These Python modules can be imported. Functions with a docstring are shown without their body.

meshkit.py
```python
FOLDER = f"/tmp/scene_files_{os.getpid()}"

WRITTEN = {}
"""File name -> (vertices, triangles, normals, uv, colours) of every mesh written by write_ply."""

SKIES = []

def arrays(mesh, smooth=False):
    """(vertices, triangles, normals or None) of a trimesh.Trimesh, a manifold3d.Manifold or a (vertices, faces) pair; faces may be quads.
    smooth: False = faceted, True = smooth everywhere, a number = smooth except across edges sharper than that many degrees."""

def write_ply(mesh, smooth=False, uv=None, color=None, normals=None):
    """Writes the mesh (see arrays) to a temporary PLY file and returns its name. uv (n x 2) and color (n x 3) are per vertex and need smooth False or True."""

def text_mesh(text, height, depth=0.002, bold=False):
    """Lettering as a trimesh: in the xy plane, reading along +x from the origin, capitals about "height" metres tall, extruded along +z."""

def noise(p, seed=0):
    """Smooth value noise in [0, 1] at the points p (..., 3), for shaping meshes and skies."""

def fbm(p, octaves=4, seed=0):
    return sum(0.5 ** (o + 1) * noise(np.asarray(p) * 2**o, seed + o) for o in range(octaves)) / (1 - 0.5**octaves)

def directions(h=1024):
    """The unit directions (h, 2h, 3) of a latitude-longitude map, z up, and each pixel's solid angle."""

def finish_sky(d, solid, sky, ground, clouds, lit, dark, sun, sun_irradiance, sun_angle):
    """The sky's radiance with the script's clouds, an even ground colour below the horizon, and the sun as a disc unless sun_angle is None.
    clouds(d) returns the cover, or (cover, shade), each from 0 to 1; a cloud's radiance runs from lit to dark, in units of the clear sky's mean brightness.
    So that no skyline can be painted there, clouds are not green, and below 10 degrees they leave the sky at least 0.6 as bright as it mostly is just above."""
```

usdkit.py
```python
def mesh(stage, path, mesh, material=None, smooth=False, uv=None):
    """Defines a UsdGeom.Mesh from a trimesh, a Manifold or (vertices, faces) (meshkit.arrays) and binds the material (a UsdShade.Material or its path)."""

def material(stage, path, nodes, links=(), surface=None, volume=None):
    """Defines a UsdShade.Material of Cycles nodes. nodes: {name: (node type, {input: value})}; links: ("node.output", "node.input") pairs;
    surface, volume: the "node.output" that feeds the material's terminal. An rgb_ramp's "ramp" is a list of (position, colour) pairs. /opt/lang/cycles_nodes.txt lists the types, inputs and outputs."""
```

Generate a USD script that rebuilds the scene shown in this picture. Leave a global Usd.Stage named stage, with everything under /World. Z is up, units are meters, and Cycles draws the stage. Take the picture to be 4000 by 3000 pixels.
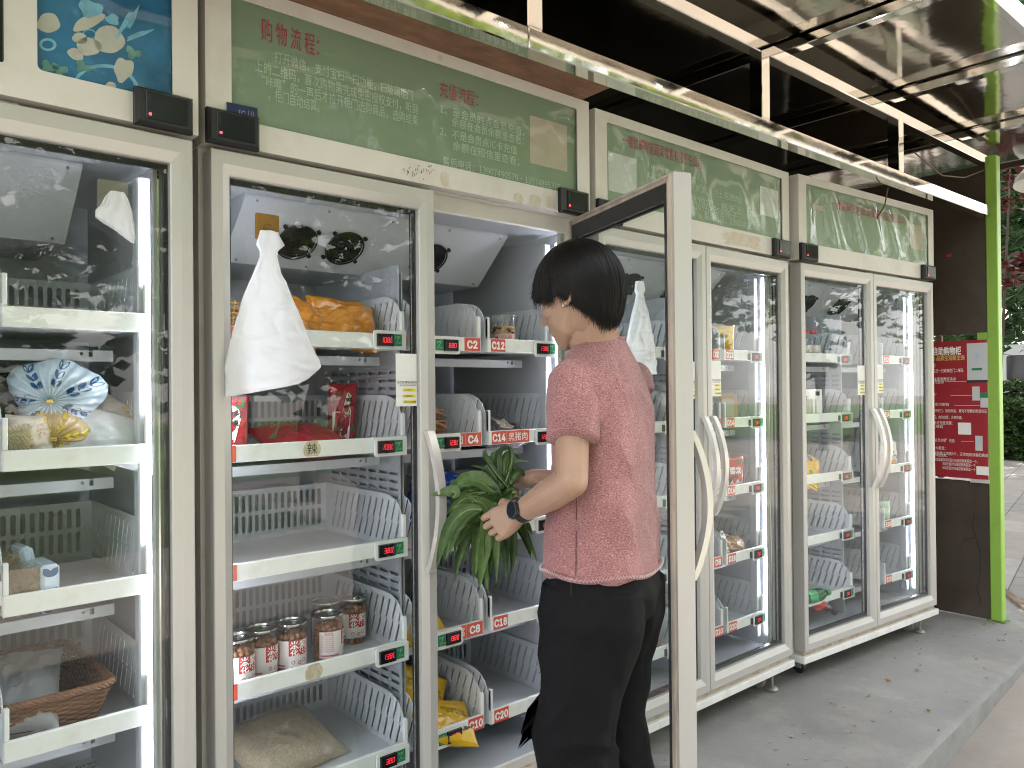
import glob, math, random
import numpy as np, trimesh, manifold3d, shapely
from shapely.geometry import Polygon, LineString, Point, box as sbox
import usdkit, meshkit
from pxr import Usd, UsdGeom, UsdLux, UsdShade, Gf, Sdf
from PIL import Image, ImageDraw, ImageFont

random.seed(7)
RNG = np.random.default_rng(7)
PI = math.pi
stage = Usd.Stage.CreateInMemory()
UsdGeom.SetStageUpAxis(stage, UsdGeom.Tokens.z)
UsdGeom.SetStageMetersPerUnit(stage, 1.0)
UsdGeom.Xform.Define(stage, '/World')
UsdGeom.Scope.Define(stage, '/World/Looks')

# ---------------------------------------------------------------- camera
CAM = np.array([-0.6015, -1.6916, 1.27])
YAW, PITCH, ROLL, FPX = 0.71489, 0.00635, -0.00919, 3037.86
fw0 = np.array([math.sin(YAW), math.cos(YAW), 0]); rt0 = np.array([math.cos(YAW), -math.sin(YAW), 0]); up0 = np.array([0, 0, 1.])
FW = fw0*math.cos(PITCH)+up0*math.sin(PITCH); UP = up0*math.cos(PITCH)-fw0*math.sin(PITCH)
RT = rt0*math.cos(ROLL)+UP*math.sin(ROLL); UP = UP*math.cos(ROLL)-rt0*math.sin(ROLL)
cam = UsdGeom.Camera.Define(stage, '/World/camera')
m = Gf.Matrix4d(*RT, 0, *UP, 0, *(-FW), 0, *CAM, 1)
cam.AddTransformOp().Set(m)
cam.CreateHorizontalApertureAttr(36.0); cam.CreateVerticalApertureAttr(27.0)
cam.CreateFocalLengthAttr(36.0*FPX/4000.0)
cam.CreateClippingRangeAttr(Gf.Vec2f(0.01, 500))
EXPOSURE = 1.95
cam.CreateExposureAttr(EXPOSURE)

# ---------------------------------------------------------------- sky and sun
SUN_EL, SUN_AZ = math.radians(52), math.radians(20)      # azimuth from +y towards +x: the sun stands behind the kiosk
sun_dir = np.array([math.sin(SUN_AZ)*math.cos(SUN_EL), math.cos(SUN_AZ)*math.cos(SUN_EL), math.sin(SUN_EL)])
sky_mat = usdkit.material(stage, '/World/Looks/sky_look', {
    'sky': ('sky_texture', {'sky_type': 'single_scattering', 'sun_disc': False, 'sun_elevation': SUN_EL, 'sun_rotation': math.atan2(sun_dir[0], sun_dir[1]), 'aerosol_density': 3.0, 'altitude': 50.0}),
    'tc': ('texture_coordinate', {}),
    'n': ('noise_texture', {'scale': 3.0, 'detail': 6.0, 'roughness': 0.6}),
    'r': ('rgb_ramp', {'ramp': [(0.35, (0, 0, 0)), (0.62, (1, 1, 1))]}),
    'mx': ('mix', {'color2': (9.0, 8.8, 8.4)}),
    'bg': ('background_shader', {'strength': 0.13})},
    [('tc.generated', 'n.vector'), ('n.fac', 'r.fac'), ('r.color', 'mx.fac'), ('sky.color', 'mx.color1'), ('mx.color', 'bg.color')], surface='bg.background')
dome = UsdLux.DomeLight.Define(stage, '/World/sky')
UsdShade.MaterialBindingAPI.Apply(dome.GetPrim()).Bind(sky_mat)
dome.GetPrim().SetCustomDataByKey('kind', 'structure')
sun = UsdLux.DistantLight.Define(stage, '/World/sun')
sun.CreateIntensityAttr(1.1); sun.CreateAngleAttr(0.5); sun.CreateNormalizeAttr(True); sun.CreateColorAttr(Gf.Vec3f(1.0, 0.94, 0.84))
zax = sun_dir; xax = np.cross([0, 0, 1.], zax); xax /= np.linalg.norm(xax); yax = np.cross(zax, xax)
sun.AddTransformOp().Set(Gf.Matrix4d(*xax, 0, *yax, 0, *zax, 0, 0, 0, 20, 1))

# ---------------------------------------------------------------- helpers
_used = {}
def numbered(parent, name):
    k = (parent, name); n = _used.get(k, 0); _used[k] = n+1
    return name if n == 0 else '%s_%03d' % (name, n)
def path_of(parent):
    return '/World' if parent is None else str(parent.GetPath())
def tag(p, label=None, cat=None, group=None, kind=None):
    for k, v in (('label', label), ('category', cat), ('group', group), ('kind', kind)):
        if v: p.SetCustomDataByKey(k, v)
    return p
def xf(name, parent=None, loc=(0, 0, 0), rz=0.0, label=None, cat=None, group=None, mat4=None):
    pp = path_of(parent); x = UsdGeom.Xform.Define(stage, pp+'/'+numbered(pp, name))
    if mat4 is not None: x.AddTransformOp().Set(mat4)
    else:
        x.AddTranslateOp().Set(Gf.Vec3d(*map(float, loc)))
        if rz: x.AddRotateZOp().Set(math.degrees(rz))
    return tag(x.GetPrim(), label, cat, group)
class MB:
    """collects triangles of ONE mesh"""
    def __init__(s): s.v = []; s.f = []; s.n = 0
    def add(s, v, f):
        v = np.asarray(v, float).reshape(-1, 3); f = np.asarray(f, int)
        if f.shape[1] == 4: f = np.vstack([f[:, [0, 1, 2]], f[:, [0, 2, 3]]])
        s.v.append(v); s.f.append(f+s.n); s.n += len(v); return s
    def tm(s, t): return s.add(t.vertices, t.faces)
    def box(s, x0, x1, y0, y1, z0, z1):
        v = [(x, y, z) for x in (x0, x1) for y in (y0, y1) for z in (z0, z1)]
        return s.add(v, [(0, 1, 3, 2), (4, 6, 7, 5), (0, 4, 5, 1), (2, 3, 7, 6), (0, 2, 6, 4), (1, 5, 7, 3)])
    def cbox(s, x0, x1, y0, y1, z0, z1, c=0.002):
        lo = np.array([x0, y0, z0]); hi = np.array([x1, y1, z1]); c = min(c, 0.45*float((hi-lo).min())); P = []
        for ax in range(3):
            for i in (0, 1):
                for j in (0, 1):
                    for k in (0, 1):
                        p = np.where([i, j, k], hi, lo).astype(float); d = np.where([i, j, k], -c, c)
                        q = p+d; q[ax] = p[ax]; P.append(q)
        h = trimesh.convex.convex_hull(np.array(P)); return s.tm(h)
    def quad(s, a, b, c, d): return s.add([a, b, c, d], [(0, 1, 2, 3)])
    def tube(s, pts, r, n=8, cap=True):
        pts = np.asarray(pts, float); r = np.broadcast_to(r, (len(pts),)).astype(float)
        t = np.gradient(pts, axis=0); t /= np.linalg.norm(t, axis=1)[:, None]+1e-12
        ref = np.array([0, 0, 1.]) if abs(t[0][2]) < 0.9 else np.array([1., 0, 0])
        u = np.cross(ref, t[0]); u /= np.linalg.norm(u); V = []
        for i in range(len(pts)):
            u = u-t[i]*np.dot(u, t[i]); u /= np.linalg.norm(u)+1e-12; w = np.cross(t[i], u)
            a = np.arange(n)/n*2*PI
            V.append(pts[i]+r[i]*(np.cos(a)[:, None]*u+np.sin(a)[:, None]*w))
        V = np.vstack(V); F = []
        for i in range(len(pts)-1):
            for k in range(n):
                k2 = (k+1) % n; F.append((i*n+k, i*n+k2, (i+1)*n+k2, (i+1)*n+k))
        s.add(V, F)
        if cap:
            for b, rev in ((0, True), ((len(pts)-1)*n, False)):
                c = V[b:b+n].mean(0); W = np.vstack([V[b:b+n], c])
                f = [(k, (k+1) % n, n) if not rev else ((k+1) % n, k, n) for k in range(n)]
                s.add(W, f)
        return s
    def lathe(s, prof, c=(0, 0, 0), n=24, axis='z'):
        prof = np.asarray(prof, float); a = np.arange(n)/n*2*PI; V = []
        for r, z in prof: V.append(np.stack([r*np.cos(a), r*np.sin(a), np.full(n, z)], 1))
        V = np.vstack(V); F = []
        for i in range(len(prof)-1):
            for k in range(n):
                k2 = (k+1) % n; F.append((i*n+k, i*n+k2, (i+1)*n+k2, (i+1)*n+k))
        if axis == 'y': V = V[:, [0, 2, 1]]*[1, -1, 1]
        if axis == 'x': V = V[:, [2, 0, 1]]
        return s.add(V+np.asarray(c, float), F)
    def grid(s, P, closed=False):
        P = np.asarray(P, float); a, b = P.shape[:2]; F = []
        I = np.arange(a*b).reshape(a, b)
        J = np.concatenate([I, I[:, :1]], 1) if closed else I
        F = np.stack([J[:-1, :-1], J[:-1, 1:], J[1:, 1:], J[1:, :-1]], -1).reshape(-1, 4)
        return s.add(P.reshape(-1, 3), F)
    def prism(s, poly, h, fn):
        """shapely polygon extruded by h; fn maps (N,3) (u, v, w) to xyz"""
        for g in getattr(poly, 'geoms', [poly]):
            if g.area < 1e-10: continue
            t = trimesh.creation.extrude_polygon(g, h, engine='earcut'); s.add(fn(np.array(t.vertices)), t.faces)
        return s
    def flat(s, poly, fn):
        for g in getattr(poly, 'geoms', [poly]):
            if g.area < 1e-10: continue
            v, f = trimesh.creation.triangulate_polygon(g, engine='earcut')
            s.add(fn(np.column_stack([v, np.zeros(len(v))])), f)
        return s
    def arr(s): return np.vstack(s.v), np.vstack(s.f)
    def xform(s, fn):
        v, f = s.arr(); s.v = [fn(v)]; s.f = [f]; return s
def obj(name, mb, mat, parent=None, smooth=False, label=None, cat=None, group=None, kind=None):
    pp = path_of(parent); v, f = mb.arr() if isinstance(mb, MB) else mb
    v = np.asarray(v, float); f = np.asarray(f, int)
    if f.shape[1] == 4: f = np.vstack([f[:, [0, 1, 2]], f[:, [0, 2, 3]]])
    ar = np.linalg.norm(np.cross(v[f[:, 1]]-v[f[:, 0]], v[f[:, 2]]-v[f[:, 0]]), axis=1); f = f[ar > 1e-14]
    us = np.unique(f); re = np.zeros(len(v), int); re[us] = np.arange(len(us)); g = (v[us], re[f])
    p = usdkit.mesh(stage, pp+'/'+numbered(pp, name), g, mat, smooth=smooth).GetPrim()
    return tag(p, label, cat, group, kind)
def rotz(a):
    c, s = math.cos(a), math.sin(a); return np.array([[c, -s, 0], [s, c, 0], [0, 0, 1.]])
XZ = lambda y=0.0: (lambda V: np.column_stack([V[:, 0], y+V[:, 2], V[:, 1]]))       # polygon (x, z), extruded along +y
YZ = lambda x=0.0: (lambda V: np.column_stack([x+V[:, 2], V[:, 0], V[:, 1]]))       # polygon (y, z), extruded along +x
XY = lambda z=0.0: (lambda V: np.column_stack([V[:, 0], V[:, 1], z+V[:, 2]]))
def rrect(x0, y0, x1, y1, r, seg=4):
    return sbox(x0+r, y0+r, x1-r, y1-r).buffer(r, quad_segs=seg)

# ---- lettering: pixel runs of the font merged to flat quads
_F = {}
_cjk = glob.glob('/opt/blender-*/*/datafiles/fonts/Noto Sans CJK Regular.woff2')
_lat = glob.glob('/opt/blender-*/*/datafiles/fonts/Inter.woff2')
def font(px, latin=False):
    k = (px, latin)
    if k not in _F: _F[k] = ImageFont.truetype((_lat if latin or not _cjk else _cjk)[0], px)
    return _F[k]
def letters(text, h, px=28, bold=0, latin=False, stretch=1.0):
    """flat quads (x right, z up from the baseline, y 0); capitals are about h tall. returns (V, F, width)"""
    fo = font(px, latin)
    x0, y0, x1, y1 = fo.getbbox(text, anchor='ls', stroke_width=bold)
    im = Image.new('L', (x1-x0+4, y1-y0+4)); ImageDraw.Draw(im).text((2-x0, 2-y0), text, 255, fo, anchor='ls', stroke_width=bold)
    on = np.asarray(im) > 110; s = h/(0.74*px); base = 2-y0
    open_, quads = {}, []
    for r in range(on.shape[0]+1):
        row = np.zeros(on.shape[1]+2, np.int8)
        if r < on.shape[0]: row[1:-1] = on[r]
        d = np.diff(row); runs = set(zip(np.nonzero(d == 1)[0], np.nonzero(d == -1)[0]))
        for k in list(open_):
            if k not in runs: quads.append((k[0], k[1], open_.pop(k), r))
        for k in runs: open_.setdefault(k, r)
    V, F = [], []
    for a, b, r0, r1 in quads:
        i = len(V)
        for xx, rr in ((a, r1), (b, r1), (b, r0), (a, r0)): V.append(((xx-2)*s*stretch, 0, (base-rr)*s))
        F.append((i, i+1, i+2, i+3))
    if not V: V, F = [(0, 0, 0)]*3, [(0, 1, 2, 2)]
    return np.array(V, float), np.array(F), (x1-x0)*s*stretch
SEG = {'0': 'abcdef', '1': 'bc', '2': 'abged', '3': 'abgcd', '4': 'fgbc', '5': 'afgcd', '6': 'afgedc', '7': 'abc', '8': 'abcdefg', '9': 'abcdfg'}
def seven(text, h):
    """LED digits as flat quads, x right, z up"""
    V, F = [], []; w = 0.5*h; t = 0.10*h; x = 0
    S = {'a': (0, w, h-t, h), 'd': (0, w, 0, t), 'g': (0, w, h/2-t/2, h/2+t/2), 'f': (0, t, h/2, h), 'b': (w-t, w, h/2, h), 'e': (0, t, 0, h/2), 'c': (w-t, w, 0, h/2)}
    def q(a, b, c, d):
        i = len(V); V.extend([(a+.12*c, 0, c), (b+.12*c, 0, c), (b+.12*d, 0, d), (a+.12*d, 0, d)]); F.append((i, i+1, i+2, i+3))
    for ch in text:
        if ch == '.': q(x-0.16*h, x-0.06*h, 0, t); continue
        for k in SEG[ch]:
            a, b, c, d = S[k]; q(x+a, x+b, c, d)
        x += 0.72*h
    return np.array(V), np.array(F), x

# ---------------------------------------------------------------- materials
_M = {}
def pm(name, col, rough=0.5, metal=0.0, var=0.0, vscale=6.0, bump=0.0, bscale=40.0, coat=0.0, spec=0.5, dirt=None, dscale=9.0, damt=0.5, emit=None, estr=0.0, trans=0.0, alpha=1.0, sub=0.0, sheen=0.0, stretch=None, det=4.0):
    if name in _M: return _M[name]
    n = {'p': ('principled_bsdf', {'base_color': tuple(col), 'roughness': rough, 'metallic': metal, 'coat_weight': coat, 'coat_roughness': 0.08, 'specular_ior_level': spec, 'transmission_weight': trans, 'alpha': alpha, 'sheen_weight': sheen}), 'tc': ('texture_coordinate', {})}
    L = []; src = 'tc.object'
    if sub: n['p'][1].update({'subsurface_weight': sub, 'subsurface_scale': 0.004, 'subsurface_radius': (1.0, 0.35, 0.2)})
    if stretch: n['mp'] = ('mapping', {'scale': tuple(stretch)}); L.append((src, 'mp.vector')); src = 'mp.vector'
    cur = None
    if var:
        n['vn'] = ('noise_texture', {'scale': vscale, 'detail': det, 'roughness': 0.62})
        lo = tuple(max(0, c*(1-var)) for c in col); hi = tuple(min(1, c*(1+var)) for c in col)
        n['vr'] = ('rgb_ramp', {'ramp': [(0.28, lo), (0.72, hi)]})
        L += [(src, 'vn.vector'), ('vn.fac', 'vr.fac')]; cur = 'vr.color'
    if dirt is not None:
        n['dn'] = ('noise_texture', {'scale': dscale, 'detail': 8.0, 'roughness': 0.7})
        n['dr'] = ('rgb_ramp', {'ramp': [(0.5, (0, 0, 0)), (0.78, (damt, damt, damt))]})
        n['dm'] = ('mix', {'color1': tuple(col), 'color2': tuple(dirt)})
        L += [(src, 'dn.vector'), ('dn.fac', 'dr.fac'), ('dr.color', 'dm.fac')]
        if cur: L.append((cur, 'dm.color1'))
        cur = 'dm.color'
    if cur: L.append((cur, 'p.base_color'))
    if bump:
        n['bn'] = ('noise_texture', {'scale': bscale, 'detail': 4.0, 'roughness': 0.6}); n['bb'] = ('bump', {'strength': 1.0, 'distance': bump})
        L += [(src, 'bn.vector'), ('bn.fac', 'bb.height'), ('bb.normal', 'p.normal')]
    if emit is not None: n['p'][1].update({'emission_color': tuple(emit), 'emission_strength': estr})
    _M[name] = usdkit.material(stage, '/World/Looks/'+name, n, L, surface='p.BSDF'); return _M[name]
def film(name, tint=(1, 1, 1), ior=1.5, rough=0.03, gcol=(1, 1, 1), bump=0.0, bscale=12.0, stretch=None, milk=0.0, mcol=(0.8, 0.8, 0.8), extra=0.0):
    """a pane or thin plastic film: clear, with a fresnel reflection, and a share of white scatter"""
    n = {'t': ('transparent_bsdf', {'color': tuple(tint)}), 'g': ('glossy_bsdf', {'color': tuple(gcol), 'roughness': rough}), 'f': ('fresnel', {'IOR': ior}), 'ge': ('geometry', {}), 'io': ('mix_float', {'a': ior, 'b': 1.0/ior, 'use_clamp': False}), 'mx': ('mix_closure', {})}
    L = [('ge.backfacing', 'io.fac'), ('io.result', 'f.IOR'), ('f.fac', 'mx.fac'), ('t.BSDF', 'mx.closure1'), ('g.BSDF', 'mx.closure2')]; out = 'mx.closure'
    if bump:
        n['tc'] = ('texture_coordinate', {}); n['mp'] = ('mapping', {'scale': tuple(stretch or (1, 1, 1))}); n['bn'] = ('noise_texture', {'scale': bscale, 'detail': 3.0, 'roughness': 0.55, 'distortion': 0.6}); n['bb'] = ('bump', {'strength': 1.0, 'distance': bump})
        L += [('tc.object', 'mp.vector'), ('mp.vector', 'bn.vector'), ('bn.fac', 'bb.height'), ('bb.normal', 'g.normal')]
    if milk:
        n['d'] = ('diffuse_bsdf', {'color': tuple(mcol)}); n['tl'] = ('translucent_bsdf', {'color': tuple(mcol)}); n['md'] = ('mix_closure', {'fac': 0.5}); n['m2'] = ('mix_closure', {'fac': milk})
        L = [l for l in L if l != ('t.BSDF', 'mx.closure1')]+[('d.BSDF', 'md.closure1'), ('tl.BSDF', 'md.closure2'), ('t.BSDF', 'm2.closure1'), ('md.closure', 'm2.closure2'), ('m2.closure', 'mx.closure1')]
        if bump: L += [('bb.normal', 'd.normal')]
    return usdkit.material(stage, '/World/Looks/'+name, n, L, surface=out)
def leafmat(name, c1, c2, trans=0.35, rough=0.35, vary=1.0, spec=0.5):
    n = {'oi': ('geometry', {}), 'tc': ('texture_coordinate', {}), 'r': ('rgb_ramp', {'ramp': [(0.0, c1), (1.0, c2)]}), 'p': ('principled_bsdf', {'roughness': rough, 'specular_ior_level': spec}), 't': ('translucent_bsdf', {}), 'mx': ('mix_closure', {'fac': trans}), 'h': ('hsv', {'value': 1.6, 'saturation': 1.1})}
    L = [('oi.random_per_island', 'r.fac'), ('r.color', 'p.base_color'), ('r.color', 'h.color'), ('h.color', 't.color'), ('p.BSDF', 'mx.closure1'), ('t.BSDF', 'mx.closure2')]
    return usdkit.material(stage, '/World/Looks/'+name, n, L, surface='mx.closure')

cream = pm('cream_powder_coat', (0.63, 0.605, 0.57), 0.42, var=0.04, vscale=3, dirt=(0.30, 0.25, 0.19), dscale=5, damt=0.35)
frame_mat = pm('satin_aluminium_frame', (0.50, 0.485, 0.465), 0.34, metal=0.3, var=0.03, vscale=2, dirt=(0.35, 0.31, 0.27), dscale=4, damt=0.25, stretch=(1, 1, 0.3))
frame_dirty = pm('grimy_gasket', (0.42, 0.36, 0.30), 0.6, var=0.25, vscale=7, dirt=(0.05, 0.03, 0.02), dscale=6, damt=0.95, stretch=(3, 3, 0.4))
inner = pm('interior_white_steel', (0.46, 0.48, 0.52), 0.32, var=0.04, vscale=2.5, dirt=(0.36, 0.35, 0.33), dscale=3.5, damt=0.3)
inner_dark = pm('interior_grey_steel', (0.36, 0.375, 0.40), 0.35, var=0.06, vscale=3)
basket_mat = pm('white_coated_basket_steel', (0.64, 0.66, 0.69), 0.3, var=0.04, vscale=5, dirt=(0.42, 0.38, 0.32), dscale=8, damt=0.3)
lip_mat = pm('white_shelf_lip', (0.76, 0.77, 0.75), 0.35, var=0.03, vscale=6, dirt=(0.5, 0.45, 0.36), dscale=14, damt=0.35)
white_strip = pm('white_base_paint', (0.74, 0.735, 0.71), 0.4, var=0.05, vscale=5, dirt=(0.26, 0.12, 0.05), dscale=12, damt=0.35)
rusty = pm('rusty_ledge', (0.45, 0.38, 0.30), 0.7, var=0.2, vscale=20, dirt=(0.16, 0.06, 0.02), dscale=22, damt=1.0)
black = pm('black_plastic', (0.012, 0.012, 0.013), 0.42, var=0.2, vscale=30, bump=0.0004, bscale=300)
black_gloss = pm('black_gloss_glass', (0.008, 0.009, 0.012), 0.12)
gasket = pm('black_rubber_gasket', (0.012, 0.012, 0.013), 0.35, var=0.3, vscale=20)
fan_black = pm('black_fan_grille', (0.01, 0.011, 0.011), 0.3)
chrome = pm('chrome_trim', (0.75, 0.75, 0.74), 0.12, metal=1.0)
steel_brushed = pm('handle_satin_steel', (0.66, 0.63, 0.59), 0.3, metal=0.45, var=0.05, vscale=4)
card_white = pm('white_sticker_paper', (0.80, 0.80, 0.78), 0.45)
led_glow = pm('led_strip_light', (0.9, 0.92, 1.0), 0.4, emit=(0.86, 0.9, 1.0), estr=13.0)
led_red = pm('red_led_segments', (0.3, 0.02, 0.02), 0.4, emit=(1.0, 0.03, 0.05), estr=0.4)
led_dot = pm('red_indicator_led', (0.4, 0.01, 0.01), 0.3, emit=(1.0, 0.02, 0.03), estr=3.0)
red_label = pm('red_shelf_label', (0.58, 0.075, 0.04), 0.4, var=0.06, vscale=20)
white_ink = pm('white_print', (0.82, 0.80, 0.78), 0.5)
green_label = pm('green_price_label', (0.015, 0.20, 0.085), 0.35)
pale_ink = pm('pale_green_print', (0.36, 0.58, 0.42), 0.5)
pane = film('window_pane', (0.93, 0.955, 0.945), ior=1.52, rough=0.004)
pane_far = pane
sign_green = pm('sage_green_print', (0.20, 0.27, 0.19), 0.5, var=0.05, vscale=1.5)
wrinkle = film('wrinkled_clear_film', (0.97, 0.98, 0.97), ior=1.45, rough=0.04, bump=0.0007, bscale=9.0, stretch=(1.6, 1, 0.7))
sign_red_ink = pm('magenta_red_print', (0.36, 0.035, 0.09), 0.5)
sign_pale_ink = pm('pale_sage_lettering', (0.42, 0.52, 0.42), 0.5)
black_ink = pm('black_print', (0.02, 0.02, 0.022), 0.5)
yellow_mark = pm('yellow_highlight', (0.80, 0.72, 0.06), 0.5)
# ================================================================ ground
concrete = pm('worn_grey_concrete', (0.255, 0.248, 0.24), 0.85, var=0.16, vscale=2.2, bump=0.004, bscale=26, dirt=(0.46, 0.41, 0.35), dscale=2.6, damt=0.55, det=9.0)
road_mat = pm('pale_road_concrete', (0.33, 0.295, 0.265), 0.9, var=0.12, vscale=1.5, bump=0.003, bscale=40, dirt=(0.16, 0.145, 0.13), dscale=1.1, damt=0.5, det=9.0)
kerb_mat = pm('kerb_face_concrete', (0.22, 0.215, 0.21), 0.85, var=0.2, vscale=7, bump=0.004, bscale=20, det=8.0)
soil = pm('dark_soil', (0.06, 0.05, 0.035), 0.95, var=0.3, vscale=4, bump=0.02, bscale=8)
lawn_mat = pm('sunny_lawn', (0.10, 0.17, 0.03), 0.9, var=0.4, vscale=3, bump=0.02, bscale=30)
def kerb_y(x): return -0.602+0.0585*(x-2.09)
def low_z(x): return np.clip(-0.105+0.058*(x-2.4), -0.105, -0.012)
# lower ground to the horizon
g = MB(); xs = np.concatenate([[-80, -30, -12, -6], np.linspace(-3, 6, 28), [12, 30, 90]]); ys = np.concatenate([[-90, -40, -18, -9], np.linspace(-5, 2, 22), [8, 20, 90]])
P = np.array([[(x, y, float(low_z(x))-0.03*(y > -0.4)) for y in ys] for x in xs]); g.grid(P)
obj('road', g, road_mat, kind='structure')
# the raised concrete platform with a chipped front edge
pl = MB(); xs = np.arange(-3.2, 4.72, 0.06); yo = np.array([0, .012, .03, .08, .2, .5, .9, 1.3, 1.7]); rows = []
for x in xs:
    ky = kerb_y(x)+0.012*(meshkit.fbm(np.array([x*7.0, 1.7, 0.3]), 4)-0.5)
    chip = max(0.0, float(meshkit.noise(np.array([x*9.0, 5.1, 2.2])))-0.72)*0.09
    rows.append([(x, ky+0.004, -0.25), (x, ky, -0.012-chip)]+[(x, ky+0.008+o, -0.003*(k == 0)-chip*(k == 0)*0.7+0.006*(float(meshkit.fbm(np.array([x*2.5, (ky+o)*2.5, 0.]), 3))-0.5)*(k > 1)) for k, o in enumerate(yo)])
rows = np.array(rows); pl.grid(rows[:, 1:].transpose(0, 1, 2)[:, ::-1]); kf = MB().grid(rows[:, :2][:, ::-1])
pf = obj('platform', pl, concrete, smooth=40, kind='structure'); obj('kerb_face', kf, kerb_mat, pf, smooth=40)
# grit, peeled flakes and fallen leaves on the platform
gr = MB()
for k in range(150):
    x = RNG.uniform(1.2, 4.6); y = RNG.uniform(kerb_y(x)+.03, 0.2); r = RNG.uniform(.002, .007)
    t = trimesh.creation.icosphere(1, 1.0); gr.add(t.vertices*[r*RNG.uniform(.7, 1.6), r, r*.45]+[x, y, .003], t.faces)
obj('platform_grit', gr, pm('pale_grit', (0.33, 0.29, 0.24), 0.9, var=0.4, vscale=30), kind='stuff')
# paving beyond the kiosk, laid about 11 degrees off the kiosk line
slab_mats = [pm('paving_slab_%s' % n, c, 0.85, var=0.14, vscale=5, bump=0.002, bscale=40, dirt=(0.2, 0.18, 0.16), dscale=3) for n, c in (('warm', (0.265, 0.24, 0.215)), ('pale', (0.30, 0.275, 0.25)), ('grey', (0.225, 0.21, 0.195)))]
bed = MB(); PA = math.radians(11.4); pav0 = np.array([4.72, -0.4, 0])
def pav(u, v, z=0.0): q = rotz(PA)@np.array([u, v, 0]); return pav0+q+[0, 0, z]
bed.quad(pav(-.25, -4, -.016), pav(30, -4, -.016), pav(30, 6, -.016), pav(-.25, 6, -.016))
pv = obj('pavement', bed, pm('dark_joint_sand', (0.06, 0.055, 0.05), 0.95, var=0.2), kind='structure')
rs = np.random.default_rng(11)
for i in range(22):
    for j in range(-6, 9):
        u0, v0 = i*0.62, j*0.31; c = pav(u0+.3, v0+.15)
        d = c-CAM; dep = d@FW
        if dep < 2 or not (0.5 < (d@RT)/dep*FPX/2000 < 1.15): continue
        h = rs.uniform(-.0015, .0015); b = MB().cbox(0.003, 0.617, 0.003, 0.307, -.03, h, .002); v, f = b.arr()
        obj('paving_slab', ((rotz(PA)@(v+[u0, v0, 0]).T).T+pav0, f), slab_mats[rs.integers(3)], pv)
e = MB(); a0, b0 = np.array([4.30, -0.36, 0]), np.array([4.95, 0.05, 0]); dn = (b0-a0)/np.linalg.norm(b0-a0); nn = np.array([-dn[1], dn[0], 0])*.022
e.cbox(0, float(np.linalg.norm(b0-a0)), -.02, .02, .0, .022, .003).xform(lambda V: a0+V[:, :1]*dn+V[:, 1:2]*nn/.022+V[:, 2:]*[0, 0, 1])
obj('edging_strip', e, pm('brown_timber_edging', (0.16, 0.11, 0.07), 0.8, var=0.3, vscale=20, stretch=(1, 8, 8)), label='brown timber edging strip at the foot of the green post', cat='edging strip')
lw = MB(); lw.grid([[(x, y, .004) for y in (-30, -9.2)] for x in (-40, 0, 50)]); obj('lawn', lw, lawn_mat, kind='structure')
lw = MB(); lw.grid([[(x, y, -.008) for y in (1.3, 40)] for x in (13.6, 60)]); obj('planting_bed', lw, soil, kind='structure')

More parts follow.
